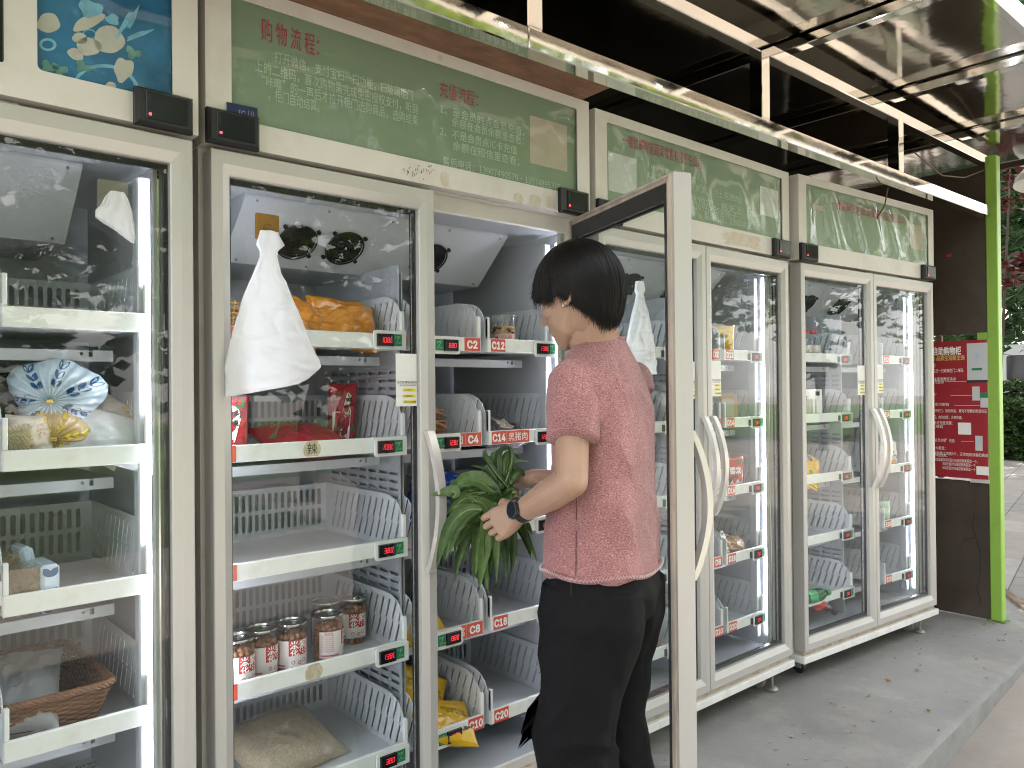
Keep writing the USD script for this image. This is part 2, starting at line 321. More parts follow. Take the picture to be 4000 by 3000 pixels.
# ================================================================ vending fridges
CABS = {'B': (-1.22212, -0.05106, 0.02555), 'C': (0, 0, 0), 'D': (1.25048, 0.02104, 0.00015), 'E': (2.49335, 0.0012, -0.07507)}
H1, H2, ZT, Z3, Z4 = 2.176, 1.8116, 1.799, 0.1375, 0.0877
def toW(n, V):
    X, Y, A = CABS[n]; return (rotz(A)@np.asarray(V, float).T).T+[X, Y, 0]
def ring(mb, x0, x1, z0, z1, prof):
    """closed frame; prof = [(inset_x, inset_z, y)] going round the section, mitred at the corners"""
    C = []
    for ix, iz, y in prof: C.append([(x0+ix, y, z0+iz), (x1-ix, y, z0+iz), (x1-ix, y, z1-iz), (x0+ix, y, z1-iz)])
    C = np.array(C); m_ = len(C)
    for k in range(m_):
        a, b = C[k], C[(k+1) % m_]
        for i in range(4):
            j = (i+1) % 4; mb.quad(a[i], a[j], b[j], b[i])
    return mb
def handle_mesh(x, z0=0.79, z1=1.162, bow=0.052):
    mb = MB(); n = 18; P = []
    for k in range(n+1):
        t = k/n; z = z0+(z1-z0)*t; y = -0.004-bow*math.sin(PI*t)**0.85
        w = 0.0115; th = 0.0085
        P.append([(x-w, y-th, z), (x+w, y-th, z), (x+w, y+th, z), (x-w, y+th, z)])
    mb.grid(np.array(P), closed=True); mb.add(P[0], [(0, 1, 2, 3)]); mb.add(P[-1], [(3, 2, 1, 0)]); return mb
def sticker(parent, x, z, y):
    """the pay sticker: its machine code left out, the words and yellow steps kept"""
    w, h = 0.064, 0.137
    s = obj('pay_sticker', MB().cbox(x, x+w, y, y+.0006, z, z+h, .0001), card_white, parent)
    k = MB(); q = lambda t, hh, xx, zz, **kw: (lambda r: k.add(r[0]+[xx, 0, zz], r[1]))(letters(t, hh, **kw))
    q('支付宝/微信扫码开门', .0052, x+.003, z+.060, px=24); q('首次扫码签约免密支付', .0038, x+.010, z+.0525, px=20)
    for i, t in enumerate(('①扫码开门', '②选购商品', '③关门自动结算')): q(t, .0042, x+.022, z+.040-i*.0155, px=20)
    k.xform(lambda V: V+[0, y-.0012, 0]); yl = MB()
    for i in range(3): yl.flat(rrect(x+.020, z+.0385-i*.0155, x+.060, z+.0462-i*.0155, .003), XZ(y-.0007))
    return s, k, yl
def card_reader(parent, x0, x1, z0, z1, yb):
    b = MB()
    f0 = [(x0, yb, z0), (x1, yb, z0), (x1, yb, z1), (x0, yb, z1)]; m_ = .004
    def rr(ins, y): return [(x0+ins, y, z0+ins), (x1-ins, y, z0+ins), (x1-ins, y, z1-ins), (x0+ins, y, z1-ins)]
    C = [rr(0, yb), rr(0, yb-.014), rr(.006, yb-.023)]
    for a, c in zip(C, C[1:]):
        for i in range(4): b.quad(a[i], a[(i+1) % 4], c[(i+1) % 4], c[i])
    b.quad(*C[-1])
    r = xf('card_reader', parent); obj('housing', b, black, r)
    p = MB().cbox(x0+.018, x1-.014, yb-.0255, yb-.0235, z0+.011, z1-.009, .001); obj('face_plate', p, black_gloss, r)
    d = MB().lathe([(0.0, .003), (.0022, .0025), (.003, 0)], (x0+.025, yb-.0255, z0+.020), 10, 'y'); obj('indicator_light', d, led_dot, r)
    w = MB().cbox(x0+.021, x0+.0245, yb-.0262, yb-.0256, z1-.033, z1-.014, .0002); obj('sensor_window', w, black, r)
    return r
def door(parent, x0, x1, hx, with_sticker=None, open_rot=None, hinge=None):
    """one glazed door; x0..x1 in the frame of the fridge"""
    if open_rot is None: d = xf('door', parent)
    else: d = xf('door', parent, (hinge[0], hinge[1], 0), open_rot, label='glass door swung wide open behind the person')
    t = MB(); ix, iz = 0.043, 0.054
    ring(t, x0, x1, Z3, ZT, [(0, 0, .052), (0, 0, .002), (.002, .002, 0), (ix*.56, iz*.56, 0), (ix*.95, iz*.95, .0085), (ix, iz, .0105), (ix, iz, .034), (ix*.3, iz*.3, .052)])
    obj('frame', t, frame_mat, d)
    g = MB().quad((x0+ix-.004, .022, Z3+iz-.004), (x1-ix+.004, .022, Z3+iz-.004), (x1-ix+.004, .022, ZT-iz+.004), (x0+ix-.004, .022, ZT-iz+.004))
    obj('glass_pane', g, pane, d)
    k = ring(MB(), x0+ix, x1-ix, Z3+iz, ZT-iz, [(-.003, -.003, .0255), (.0075, .013, .0255), (.0075, .013, .034), (-.003, -.003, .034)])
    obj('black_border', k, gasket, d)
    k = ring(MB(), x0, x1, Z3, ZT, [(.006, .006, .052), (.006, .006, .058), (.010, .010, .061), (.013, .013, .057), (.017, .017, .061), (.022, .022, .058), (.022, .022, .052)])
    obj('magnetic_gasket', k, frame_dirty, d)
    k = ring(MB(), x0, x1, Z3, ZT, [(.0225, .0225, .054), (.0225, .0225, .0555), (ix+.004, iz+.008, .050), (ix+.004, iz+.008, .0445), (ix-.004, iz-.004, .0445)])
    obj('inner_black_liner', k, gasket, d)
    k = ring(MB(), x0, x1, Z3, ZT, [(ix-.002, iz-.002, .0345), (ix+.0035, iz+.007, .0345), (ix+.0035, iz+.007, .0444), (ix-.002, iz-.002, .0444)]); obj('spacer_bar', k, spacer, d)
    obj('handle', handle_mesh(hx), steel_brushed, d, smooth=40)
    if with_sticker:
        s, ink, yl = sticker(d, with_sticker[0], with_sticker[1], .0208); obj('yellow_steps', yl, yellow_mark, s); obj('lettering', ink, black_ink, s)
    return d
spacer = pm('grey_spacer_bar', (0.30, 0.31, 0.31), .4, metal=.4, var=.5, vscale=120)
def dashes(rows, x0, x1, n):
    hs = []
    for z in rows:
        for k in range(n):
            a = x0+(x1-x0)*k/n; hs.append(rrect(a, z, a+(x1-x0)/n*.78, z+.0085, .003, 2))
    return hs
def fan_grille(parent, c, u, v, nrm, r=0.056):
    """round wire guard with three arms over a dark recess; u, v span its plane"""
    f = xf('fan', parent); c = np.array(c); d = MB(); a = np.linspace(0, 2*PI, 28, endpoint=False)
    ringp = lambda rr, off: np.array([c+rr*math.cos(t)*u+rr*math.sin(t)*v+nrm*off for t in np.append(a, a[0])])
    cc = np.vstack([c+nrm*.001, ringp(r*.98, .001)[:-1]]); obj('recess', MB().add(cc, [(0, k+1, (k+1) % 28+1) for k in range(28)]), pm('deep_black_recess', (0.004, 0.005, 0.004), 0.35), f)
    for rr in np.linspace(.25, 1.0, 7): d.tube(ringp(r*rr, .007), .0016 if rr < 1 else .0026, 5, cap=False)
    for t in (0.7, 2.5, 3.9, 5.6): d.tube([c+nrm*.009, c+(u*math.cos(t)+v*math.sin(t))*r*1.12+nrm*.007], .0015, 5)
    for t in (0.7, 2.5, 3.9, 5.6): d.lathe([(0, .004), (.005, .003), (.006, 0)], (0, 0, 0), 8).xform(lambda V: V) if False else d.tube([c+(u*math.cos(t)+v*math.sin(t))*r*1.16+nrm*.001, c+(u*math.cos(t)+v*math.sin(t))*r*1.16+nrm*.008], .006, 8)
    obj('guard', d, fan_black, f, smooth=True); return f
def film_sheet(x0, x1, z0, z1, y, amp, seed):
    """a loose plastic film, creased, bulging a few millimetres"""
    nx, nz = 72, 22; X, Z = np.meshgrid(np.linspace(x0, x1, nx), np.linspace(z0, z1, nz), indexing='ij')
    p = np.stack([X*5+seed, Z*2.2, X*0+seed], -1); q = np.stack([X*16+seed+Z*3, Z*5, X*0+seed*2], -1)
    r_ = np.abs(meshkit.noise(np.stack([X*9+Z*4+seed*3, Z*2.5, X*0], -1))-.5)*2
    edge = np.minimum(1, np.minimum(np.minimum(X-x0, x1-X)*30, np.minimum(Z-z0, z1-Z)*30))
    w = amp*edge*((meshkit.fbm(p, 2)-.5)*1.6+(meshkit.fbm(q, 2)-.5)*.5+(1-r_)**5*.55)
    return MB().grid(np.stack([X, y-w, Z], -1))
def fridge(n, label, right='closed', dispens=None):
    X, Y, A = CABS[n]; T = xf('vending_fridge', None, (X, Y, 0), A, label, 'vending fridge')
    obj('side_panel', MB().cbox(0.004, .042, .062, .72, .118, 1.812, .003), cream, T)
    obj('side_panel', MB().cbox(1.158, 1.196, .062, .72, .118, 1.812, .003), cream, T)
    obj('inner_wall', MB().box(.042, .047, .066, .66, .16, 1.765), inner, T)
    obj('inner_wall', MB().box(1.150, 1.158, .066, .66, .16, 1.765), inner, T)
    obj('back_panel', MB().box(.042, 1.158, .66, .715, .118, 1.812), inner, T)
    obj('floor_panel', MB().cbox(.042, 1.158, .066, .66, .125, .165, .003), inner, T)
    obj('ceiling_panel', MB().box(.042, 1.158, .066, .66, 1.765, 1.812), inner, T)
    # the body front behind the doors
    k = ring(MB(), .004, 1.196, .118, 1.812, [(0, 0, .066), (0, 0, .0605), (.040, .046, .0605), (.046, .050, .066)]); obj('front_frame', k, cream, T)
    # ventilated partition in the middle
    pw = sbox(.16, .165, .658, 1.62).difference(shapely.union_all([s for zc in (1.27, .985, .703, .42) for s in dashes([zc+.0225*i for i in range(-1, 3)], .17, .57, 7)]))
    obj('duct_partition', MB().prism(pw, .004, YZ(.586)), inner, T)
    obj('duct_back', MB().box(.60, .604, .166, .656, .17, 1.6), inner_dark, T)
    # evaporator cover with fans
    ev = Polygon([(.199, 1.757), (.355, 1.613), (.655, 1.613), (.655, 1.764), (.199, 1.764)])
    E_ = xf('evaporator', T); obj('evaporator_cover', MB().prism(ev, .86, YZ(.167)), inner, E_)
    sl = np.array([0, .156, -.144]); sl /= np.linalg.norm(sl); nrm = np.array([0, -.144, -.156]); nrm /= np.linalg.norm(nrm)
    for i, fx in enumerate((.343, .488, .785)): obj  # three fans on the slope
    for fx in (.343, .488, .782): fan_grille(E_, np.array([fx, .199, 1.757])+sl*.118, np.array([1., 0, 0]), sl, nrm)
    sc = MB()
    for fx in np.linspace(.2, 1.0, 5):
        for s_ in (.008, .2): sc.tube([np.array([fx, .199, 1.757])+sl*s_, np.array([fx, .199, 1.757])+sl*s_+nrm*.003], .0035, 7)
    obj('screws', sc, pm('zinc_screws', (0.35, 0.35, 0.36), 0.3, metal=0.8), E_)
    # shelf rails (four visible rows below the baskets)
    for r in range(5):
        zt = 1.362-.2775*r
        for a, b in ((.048, .548), (.606, 1.085)):
            p = sbox(a, zt-.024, b, zt).difference(shapely.union_all([sbox(b-.048, zt-.015, b-.040, zt+.01), Point(b-.062, zt-.008).buffer(.0035, 3)]))
            obj('shelf_rail', MB().prism(p, .003, XZ(.20)), inner, T)
            obj('shelf_rail', MB().box(a, b, .203, .60, zt-.004, zt-.001), inner_dark, T)
    # upright with the light strip at the right jamb, and a duller one on the left
    up = xf('light_upright', T); obj('channel', MB().cbox(1.112, 1.140, .118, .150, .20, 1.735, .003), inner, up)
    obj('led_strip', MB().box(1.1425, 1.1465, .092, .0975, .215, 1.735), led_glow, up); obj('led_holder', MB().box(1.1466, 1.1499, .080, .110, .20, 1.74), inner, up)
    obj('led_strip', MB().box(.0475, .0515, .088, .098, .215, 1.735), led_glow, up)
    obj('jamb_trim', MB().cbox(1.128, 1.1499, .0665, .0795, .17, 1.762, .002), pm('grey_green_trim', (0.36, 0.37, 0.34), 0.4), T)
    obj('jamb_bead', MB().tube([(1.139, .0660, .18), (1.139, .0660, 1.75)], .003, 6), chrome, T)
    # plinth
    obj('base_strip', MB().cbox(0, 1.2, -.004, .60, Z4, Z4+.0295, .003), white_strip, T)
    obj('rusty_ledge', MB().box(.02, 1.18, .012, .5, Z4+.030, .1365), rusty, T)
    for cx_, cy_ in ((.12, .10), (1.085, .10), (.12, .52), (1.085, .52)):
        c_ = xf('caster', T); w = MB().lathe([(0, -.012), (.024, -.012), (.0285, -.009), (.0285, .009), (.024, .012), (0, .012)], (cx_, cy_, .029), 18, 'x'); obj('wheel', w, black if cx_ < 1 else pm('grey_caster_tyre', (0.28, 0.26, 0.24), 0.6), c_, smooth=35)
        fk = MB(); [fk.cbox(cx_+s*.017-.0015, cx_+s*.017+.0015, cy_-.02, cy_+.016, .027, .074, .001) for s in (-1, 1)]; fk.cbox(cx_-.02, cx_+.02, cy_-.024, cy_+.024, .074, .0875, .002); obj('fork', fk, pm('zinc_plate', (0.45, 0.44, 0.42), 0.4, metal=0.7, var=0.2), c_)
    lf = MB().lathe([(0, 0), (.025, 0), (.026, .006), (.018, .014), (.006, .018), (.005, .0875)], (1.10, .045, .002), 16); obj('levelling_foot', lf, pm('zinc_foot', (0.42, 0.40, 0.37), 0.45, metal=0.6, var=0.2), T, smooth=30)
    # header
    Hh = xf('header', T)
    holes = {'B': [rrect(.904, 1.872, 1.148, 2.142, .010), rrect(.055, 1.872, .849, 2.142, .006)]}.get(n, [rrect(.057, 1.872 if n == 'C' else 1.885, 1.147, 2.143, .006)])
    obj('frame', MB().prism(sbox(0, H2, 1.2, H1).difference(shapely.union_all(holes)), .004, XZ(0.0)), cream, Hh)
    bx = MB().box(0, 1.2, .004, .40, H2, H2+.004).box(0, 1.2, .004, .40, H1-.004, H1).box(0, .004, .004, .40, H2+.004, H1-.004).box(1.196, 1.2, .004, .40, H2+.004, H1-.004).box(.004, 1.196, .396, .40, H2+.004, H1-.004); obj('shell', bx, cream, Hh)
    so = MB().cbox(.60, .88, .03, .055, H2-.004, H2-.0005, .001); obj('pivot_plate', so, steel_brushed, Hh)
    # doors
    D1 = door(T, .012, .5985, .573, (.4885, 1.2275) if n != 'B' else None)
    if right == 'closed': door(T, .6015, 1.188, .627, (.655, 1.2345) if n in 'DE' else None)
    else: door(T, -.5865, 0.0, -.561, None, math.radians(70.5), (1.19, .016))
    for a, b in ((-.002, .113), (1.058, 1.176 if n != 'B' else 1.183)):
        if n == 'B': a, b = (-.002, .113) if a < 0.5 else (1.070, 1.183)
        card_reader(T, a, b, 1.8065, 1.881, -.001)
    return T, Hh
TB, HB = fridge('B', 'nearest vending fridge at the left with a blue vegetable poster in its header')
TC, HC = fridge('C', 'vending fridge with the open door and the sign of shopping steps', right='open')
TD, HD = fridge('D', 'closed vending fridge directly behind the open glass door')
TE, HE = fridge('E', 'farthest vending fridge beside the red poster and green post')

# ================================================================ canopy of polished steel
mirror = pm('polished_stainless', (0.68, 0.665, 0.62), 0.055, metal=1.0, var=0.05, vscale=2, bump=0.0002, bscale=9)
mirror_sheet = pm('wavy_stainless_sheet', (0.62, 0.58, 0.53), 0.09, metal=1.0, var=0.08, vscale=1.2, bump=0.0035, bscale=1.7, det=1.0)
dull_steel = pm('dull_stainless', (0.42, 0.40, 0.37), 0.28, metal=1.0, var=0.15, vscale=3)
K = xf('steel_canopy', None, (0, 0, 0), 0, 'polished stainless steel canopy frame and roof over the fridges', 'canopy')
def beam(name, a, b, w, h, mat=mirror, parent=K, c=.003):
    """box beam from a to b; w across (horizontal), h tall; a and b are the centre of the top"""
    a = np.array(a, float); b = np.array(b, float); L = np.linalg.norm(b-a); d = (b-a)/L; s = np.cross(d, [0, 0, 1.]); s /= np.linalg.norm(s); u = np.cross(s, d)
    t = MB().cbox(0, L, -w/2, w/2, -h, 0, c); return obj(name, t.xform(lambda V: a+V[:, :1]*d+V[:, 1:2]*s+V[:, 2:]*u), mat, parent)
RY = -0.213
rail_z = lambda x: 2.190+.0105*(x-.7)
for a, b in ((-1.6, .7255), (.7275, 4.06)): beam('front_rail', (a, RY, rail_z(a)), (b, RY, rail_z(b)), .052, .056)
beam('upper_rail', (-1.6, RY, 2.452), (4.06, RY, 2.492), .045, .045)
for x in (-.34, .752, 1.845, 2.95): beam_ = obj('rail_post', MB().cbox(x-.026, x+.026, RY-.024, RY+.024, rail_z(x)+.001, 2.41+.0071*(x+1.6)+.0, .002), mirror, K)
ZR = 2.535
for i, (a, b) in enumerate(((-1.8, -.06), (-.055, 1.02), (1.025, 2.035), (2.04, 2.84), (2.845, 3.64), (3.645, 4.5))):
    nx, ny = 14, 30; Xg, Yg = np.meshgrid(np.linspace(a, b, nx), np.linspace(-.80, 1.0, ny), indexing='ij')
    W = .007*(meshkit.fbm(np.stack([Xg*2.2, Yg*2.2, Xg*0+i*7.3], -1), 2)-.5)
    obj('roof_panel', MB().grid(np.stack([Xg, Yg, ZR+W], -1)[:, ::-1]), mirror_sheet, K, smooth=True)
obj('roof_cover', MB().box(-1.8, 4.52, -.80, 1.02, ZR+.02, ZR+.05), dull_steel, K)
for x in (-.06, 1.02, 2.04, 2.84, 3.64): beam('cross_beam', (x, -.795, ZR-.005), (x, 1.0, ZR-.005), .05, .036, mirror)
beam('outer_edge', (-1.8, -.815, ZR+.055), (4.52, -.815, ZR+.055), .03, .075, mirror)
beam('end_edge', (4.515, -.80, ZR+.05), (4.515, 1.0, ZR+.05), .03, .07, mirror)
# dark back wall and service void behind the headers
obj('back_wall', MB().box(-1.9, 4.2, .96, 1.0, -.02, ZR), pm('dark_painted_back_wall', (0.025, 0.023, 0.022), 0.6, var=0.3), label='dark wall behind the row of fridges', cat='wall')
obj('left_wall', MB().box(-1.9, -1.86, -.2, .96, -.02, ZR), pm('dark_painted_back_wall', (0.025, 0.023, 0.022), 0.6), label='dark end wall beyond the leftmost fridge', cat='wall')
# brown weathered board between the headers and the rail
plywood = pm('weathered_brown_board', (0.20, 0.105, 0.06), 0.85, var=0.35, vscale=9, bump=0.003, bscale=35, dirt=(0.06, 0.035, 0.02), dscale=5, damt=0.7, stretch=(1, 2.5, 2.5))
bp = Polygon([(-1.7, -.182), (1.13, -.182), (1.165, -.13), (1.172, .02), (1.06, .30), (-1.7, .30)])
obj('weathered_board', MB().prism(bp, .015, XY(2.1775)), plywood, label='weathered brown board lying over the headers under the steel rail', cat='board')
# green corner post
lime = pm('lime_green_paint', (0.24, 0.42, 0.06), 0.4, var=0.05, vscale=3, dirt=(0.14, 0.2, 0.05), dscale=7, damt=0.4)
gp = xf('green_post', None, (4.108, -.235, 0), .0, 'lime green steel corner post at the end of the kiosk', 'post')
obj('shaft', MB().cbox(-.03, .03, -.028, .028, .004, 2.50, .004), lime, gp)
obj('bracket', MB().cbox(-.030, -.0295+.004, .029, .075, 1.505, 1.552, .001), lime, gp)
obj('base_plate', MB().cbox(-.045, .045, -.045, .045, .0, .006, .001), pm('dirty_green_paint', (0.12, 0.17, 0.06), 0.7, var=0.4, vscale=20), gp)
# end wall panels
dark_panel = pm('dark_brown_sheet', (0.055, 0.042, 0.034), 0.22, var=0.25, vscale=2.5, dirt=(0.11, 0.09, 0.075), dscale=3, damt=0.5, bump=0.004, bscale=3)
ew = xf('end_panel', None, (4.085, 0, 0), 0, 'upper dark sheet panel closing the kiosk end above the red poster', 'panel'); obj('sheet', MB().cbox(0, .006, -.205, .95, 1.548, 2.46, .001), dark_panel, ew)
obj('red_tape', MB().box(-.0012, -.0004, -.035, -.008, 1.985, 2.0), pm('red_tape', (0.4, 0.03, 0.03), 0.5), ew)
ew2 = xf('end_panel', None, (4.085, 0, 0), 0, 'lower dark cracked panel below the red poster', 'panel'); obj('sheet', MB().cbox(0, .006, -.205, .95, .004, .744, .001), dark_panel, ew2)
ck = MB(); pts = [(-.0012, -.135, .56)]
for k in range(16): pts.append((-.0012, pts[-1][1]+RNG.uniform(-.012, .010), pts[-1][2]-.03))
ck.tube(pts, .0012, 4); ck.tube([pts[4], (-.0012, -.08, .42), (-.0012, -.05, .33)], .001, 4); obj('crack', ck, pm('crack_dark', (0.02, 0.017, 0.015), 0.9), ew2)
obj('opening_bar', MB().cbox(4.075, 4.1, .02, .05, .75, 1.545, .002), pm('brown_painted_bar', (0.12, 0.06, 0.045), 0.6), label='brown upright bar in the opening behind the red poster', cat='bar')
# ================================================================ shelf baskets
def ray(u, v): return FW+RT*(u-2000)/FPX-UP*(v-1500)/FPX
def on_y(n, u, v, y):
    """the point of the photograph's pixel on the plane y of a fridge, in that fridge's frame"""
    X, Y, A = CABS[n]; nr = rotz(A)@np.array([0, 1., 0]); q = np.array([X, Y, 0])+nr*y; r = ray(u, v); w = CAM+r*((q-CAM)@nr)/(r@nr)
    return rotz(-A)@(w-[X, Y, 0])
def on_z(n, u, v, z):
    r = ray(u, v); w = CAM+r*(z-CAM[2])/r[2]; X, Y, A = CABS[n]; return rotz(-A)@(w-[X, Y, 0])
def m4(R, t):
    R = np.asarray(R, float); return Gf.Matrix4d(*R[:, 0], 0, *R[:, 1], 0, *R[:, 2], 0, *map(float, t), 1)
def rx(a): c, s = math.cos(a), math.sin(a); return np.array([[1, 0, 0], [0, c, -s], [0, s, c]])
def ry(a): c, s = math.cos(a), math.sin(a); return np.array([[c, 0, s], [0, 1, 0], [-s, 0, c]])
def place(name, cab, loc, R, label, cat, group=None):
    """a thing standing at loc (fridge frame), turned by R"""
    A = CABS[cab][2] if cab else 0; w = toW(cab, [loc])[0] if cab else np.array(loc, float)
    return xf(name, None, label=label, cat=cat, group=group, mat4=m4(rotz(A)@np.asarray(R), w))
SLOT_B = {}
BD = 0.455
def slots_back(w):
    n = int((w-.03)/.0202); a0 = (w-(n-1)*.0202)/2
    return shapely.union_all([rrect(a0+k*.0202-.0056, z, a0+k*.0202+.0056, z+.05, .0055, 4) for k in range(n) for z in (.026, .086)])
def slots_side():
    out = []
    for k in range(12):
        y = .055+k*.0325
        for z, s in ((.024, 0), (.084, -.018)):
            out.append(LineString([(y+s, z), (y+s-.019, z+.048)]).buffer(.0042, quad_segs=3))
    return shapely.union_all(out).intersection(sbox(.03, .015, BD-.012, .145))
_side = Polygon([(0, .0), (BD, 0), (BD, .152), (.105, .152), (.075, .148), (.05, .138), (.03, .122), (.018, .10), (.0, .10)]).difference(slots_side())
def basket(cab, x0, x1, zb, code, price, panel, ext=None, label='', plate=None, pz=-.006, clip=False):
    w = x1-x0; T = place('shelf_basket', cab, (x0, .10, zb), np.eye(3), label, 'shelf basket', None)
    obj('floor_plate', MB().box(0.002, w-.002, .012, BD-.003, .0012, .0035), basket_mat, T)
    obj('back_plate', MB().prism(sbox(0, 0, w, .152).difference(slots_back(w)), .0022, XZ(BD-.0022)), basket_mat, T)
    obj('side_plate', MB().prism(_side, .002, YZ(0.0)), basket_mat, T); obj('side_plate', MB().prism(_side, .002, YZ(w-.002)), basket_mat, T)
    lip = obj('front_lip', MB().cbox(-.0005, w+.0005, 0, .0115, 0, .0408, .0022), lip_mat, T)
    for a in (0.0, w-.0095): obj('front_trim', MB().cbox(a, a+.0095, .001, .0125, .0413, .104, .0015), lip_mat, T)
    if code:
        lw = .056 if len(code) > 2 else .058; a = .012 if panel == 'right' else w-.003-lw
        L = obj('shelf_label', MB().box(a, a+lw, -.0006, 0, .0015, .0395), red_label, T)
        V, F, tw = letters(code, .0215, 40, 2, latin=True, stretch=.86 if len(code) > 2 else 1.0); obj('lettering', (V+[a+lw/2-tw/2, -.0011, .0095], F), white_ink, L)
        if ext:
            V, F, tw = letters(ext, .020, 36, 0); e0 = a+lw+.0012 if panel == 'right' else a-.0012-tw-.012
            E_ = obj('product_label', MB().box(e0, e0+tw+.012, -.0006, 0, .0015, .0395), red_label, T); obj('lettering', (V+[e0+.006, -.0011, .0105], F), white_ink, E_)
    if plate:                                                        # a torn paper leftover on the lip
        px_, kind = plate; s = MB(); a = np.linspace(0, 2*PI, 26, endpoint=False); rr = 1+.16*(np.array([float(meshkit.noise(np.array([math.cos(t)*2+px_*30, math.sin(t)*2, 3.0]))) for t in a])-.5)*2
        P = Polygon(np.column_stack([px_+.021*rr*np.sign(np.cos(a))*np.abs(np.cos(a))**.5, .0205+.0185*rr*np.sign(np.sin(a))*np.abs(np.sin(a))**.5])); s.flat(P, XZ(-.0008))
        S_ = obj('paper_scrap', s, pm('aged_paper_scrap', (0.52, 0.44, 0.31), 0.8, var=0.25, vscale=70, bump=.0006, bscale=160), T)
        if kind:
            V, F, tw = letters(kind, .021, 40, 0); obj('handwriting', (V+[px_-tw/2, -.0014, .011], F), black_ink, S_)
    if panel:
        pw = .101; a = {'right': w-pw+.004 if w < .4 else w-pw, 'left': .045}[panel]
        D_ = xf('price_display', T); q = rrect(a, pz, a+pw, pz+.0505, .008, 4)
        q = q.union(sbox(a+pw-.02, pz, a+pw, pz+.0505)) if panel == 'right' else q.union(sbox(a, pz, a+.02, pz+.0505))
        obj('holder', MB().prism(q, .004, XZ(-.008)), lip_mat, D_)
        b0 = a+.009 if panel == 'right' else a+pw-.009-.050
        ring_ = MB(); 
        C = [[(b0+i, y, pz+.008+i), (b0+.050-i, y, pz+.008+i), (b0+.050-i, y, pz+.042-i), (b0+i, y, pz+.042-i)] for i, y in ((0, -.008), (.001, -.0145), (.0045, -.0145), (.0065, -.012))]
        for p, q2 in zip(C, C[1:]):
            for i in range(4): ring_.quad(p[i], p[(i+1) % 4], q2[(i+1) % 4], q2[i])
        ring_.quad(*C[-1]); scr = obj('led_screen', ring_, black_gloss, D_)
        V, F, tw = seven(price, .0135); obj('digits', (V+[b0+.028-tw/2+.002, -.0124, pz+.018], F), led_red, scr)
        g0 = b0+.0515 if panel == 'right' else b0-.0275; gl = obj('unit_label', MB().box(g0, g0+.026, -.0095, -.008, pz+.010, pz+.0415), green_label, D_)
        k = MB(); V, F, tw = letters('价格', .0052, 24); k.add(V+[g0+.0035, -.0099, pz+.0305], F); V, F, tw = letters('500g', .0045, 22, latin=True); k.add(V+[g0+.0125, -.0099, pz+.0155], F)
        k.add([(g0+.005, -.0099, pz+.014), (g0+.006, -.0099, pz+.0135), (g0+.021, -.0099, pz+.0375), (g0+.020, -.0099, pz+.038)], [(0, 1, 2, 3)]); obj('lettering', k, pale_ink, gl)
        if clip: obj('clip', MB().cbox(a-.011, a-.0003, -.0075, .002, pz+.012, pz+.038, .002), black, D_)
    return T
ZC = [1.3806-.2766*r for r in range(5)]; ZB = [1.3983-.2788*r for r in range(5)]
rowname = ['top', 'second', 'third', 'fourth', 'bottom']
for r in range(4):
    basket('B', .862, 1.131, ZB[r], None, None, None, label='%s white basket without number in the nearest fridge' % rowname[r])
basket('C', .03, .567, ZC[0], 'C1', '10.80', 'right', label='wide white basket with orange snack bags and a 10.80 display', pz=-.002)
basket('C', .03, .567, ZC[1], 'C3', '10.80', 'right', label='wide basket C3 with red pouches and a handwritten paper scrap', plate=(.262, '辣'), pz=-.010)
basket('C', .03, .567, ZC[2], 'C5', '3.80', 'right', label='empty wide basket C5 in the middle of the left door', plate=None, pz=-.008)
basket('C', .03, .567, ZC[3], 'C7', '13.80', 'right', label='wide basket C7 with the row of nut jars', plate=(.262, ''), pz=-.012)
basket('C', .03, .567, ZC[4], 'C9', '3.80', 'right', label='wide basket holding the bag of bran at the bottom', pz=-.012)
for r, (c, p, e) in enumerate((('C2', '8.80', None), ('C4', '12.80', '猪肉'), ('C6', '10.80', None), ('C8', '8.80', '石磨豆腐'), ('C10', '5.80', None))):
    basket('C', .605, .8335, ZC[r], c, p, 'left', e, label='narrow white basket with red number label %s' % c, pz=-.010)
for r, (c, p, e) in enumerate((('C12', '13.80', None), ('C14', '12.00', '黑猪肉'), ('C16', '10.80', None), ('C18', '14.80', None), ('C20', '9.80', None))):
    basket('C', .860, 1.139, ZC[r], c, p, 'right', e, label='narrow white basket with red number label %s' % c, pz=-.010)
for n in 'DE':
    for r in range(5):
        basket(n, .03, .567, ZC[r], '%s%d' % (n, 2*r+1), ['8.80', '6.80', '9.80', '5.80', '3.80'][r], 'right', label='%s wide basket behind the left door of the %s' % (rowname[r], 'fridge behind the open door' if n == 'D' else 'farthest fridge'), clip=True, pz=-.010)
        basket(n, .605, .8335, ZC[r], '%s%d' % (n, 2*r+2), '8.80', None if n == 'D' or 1 else 'left', label='%s narrow basket left of label %s%d' % (rowname[r], n, 2*r+12), clip=True) if n == 'D' else None
        basket(n, .860, 1.139, ZC[r], '%s%d' % (n, 2*r+12), ['12.80', '9.80', '8.80', '7.80', '5.80'][r], 'right', label='narrow white basket with red number label %s%d' % (n, 2*r+12), clip=True, pz=-.010)

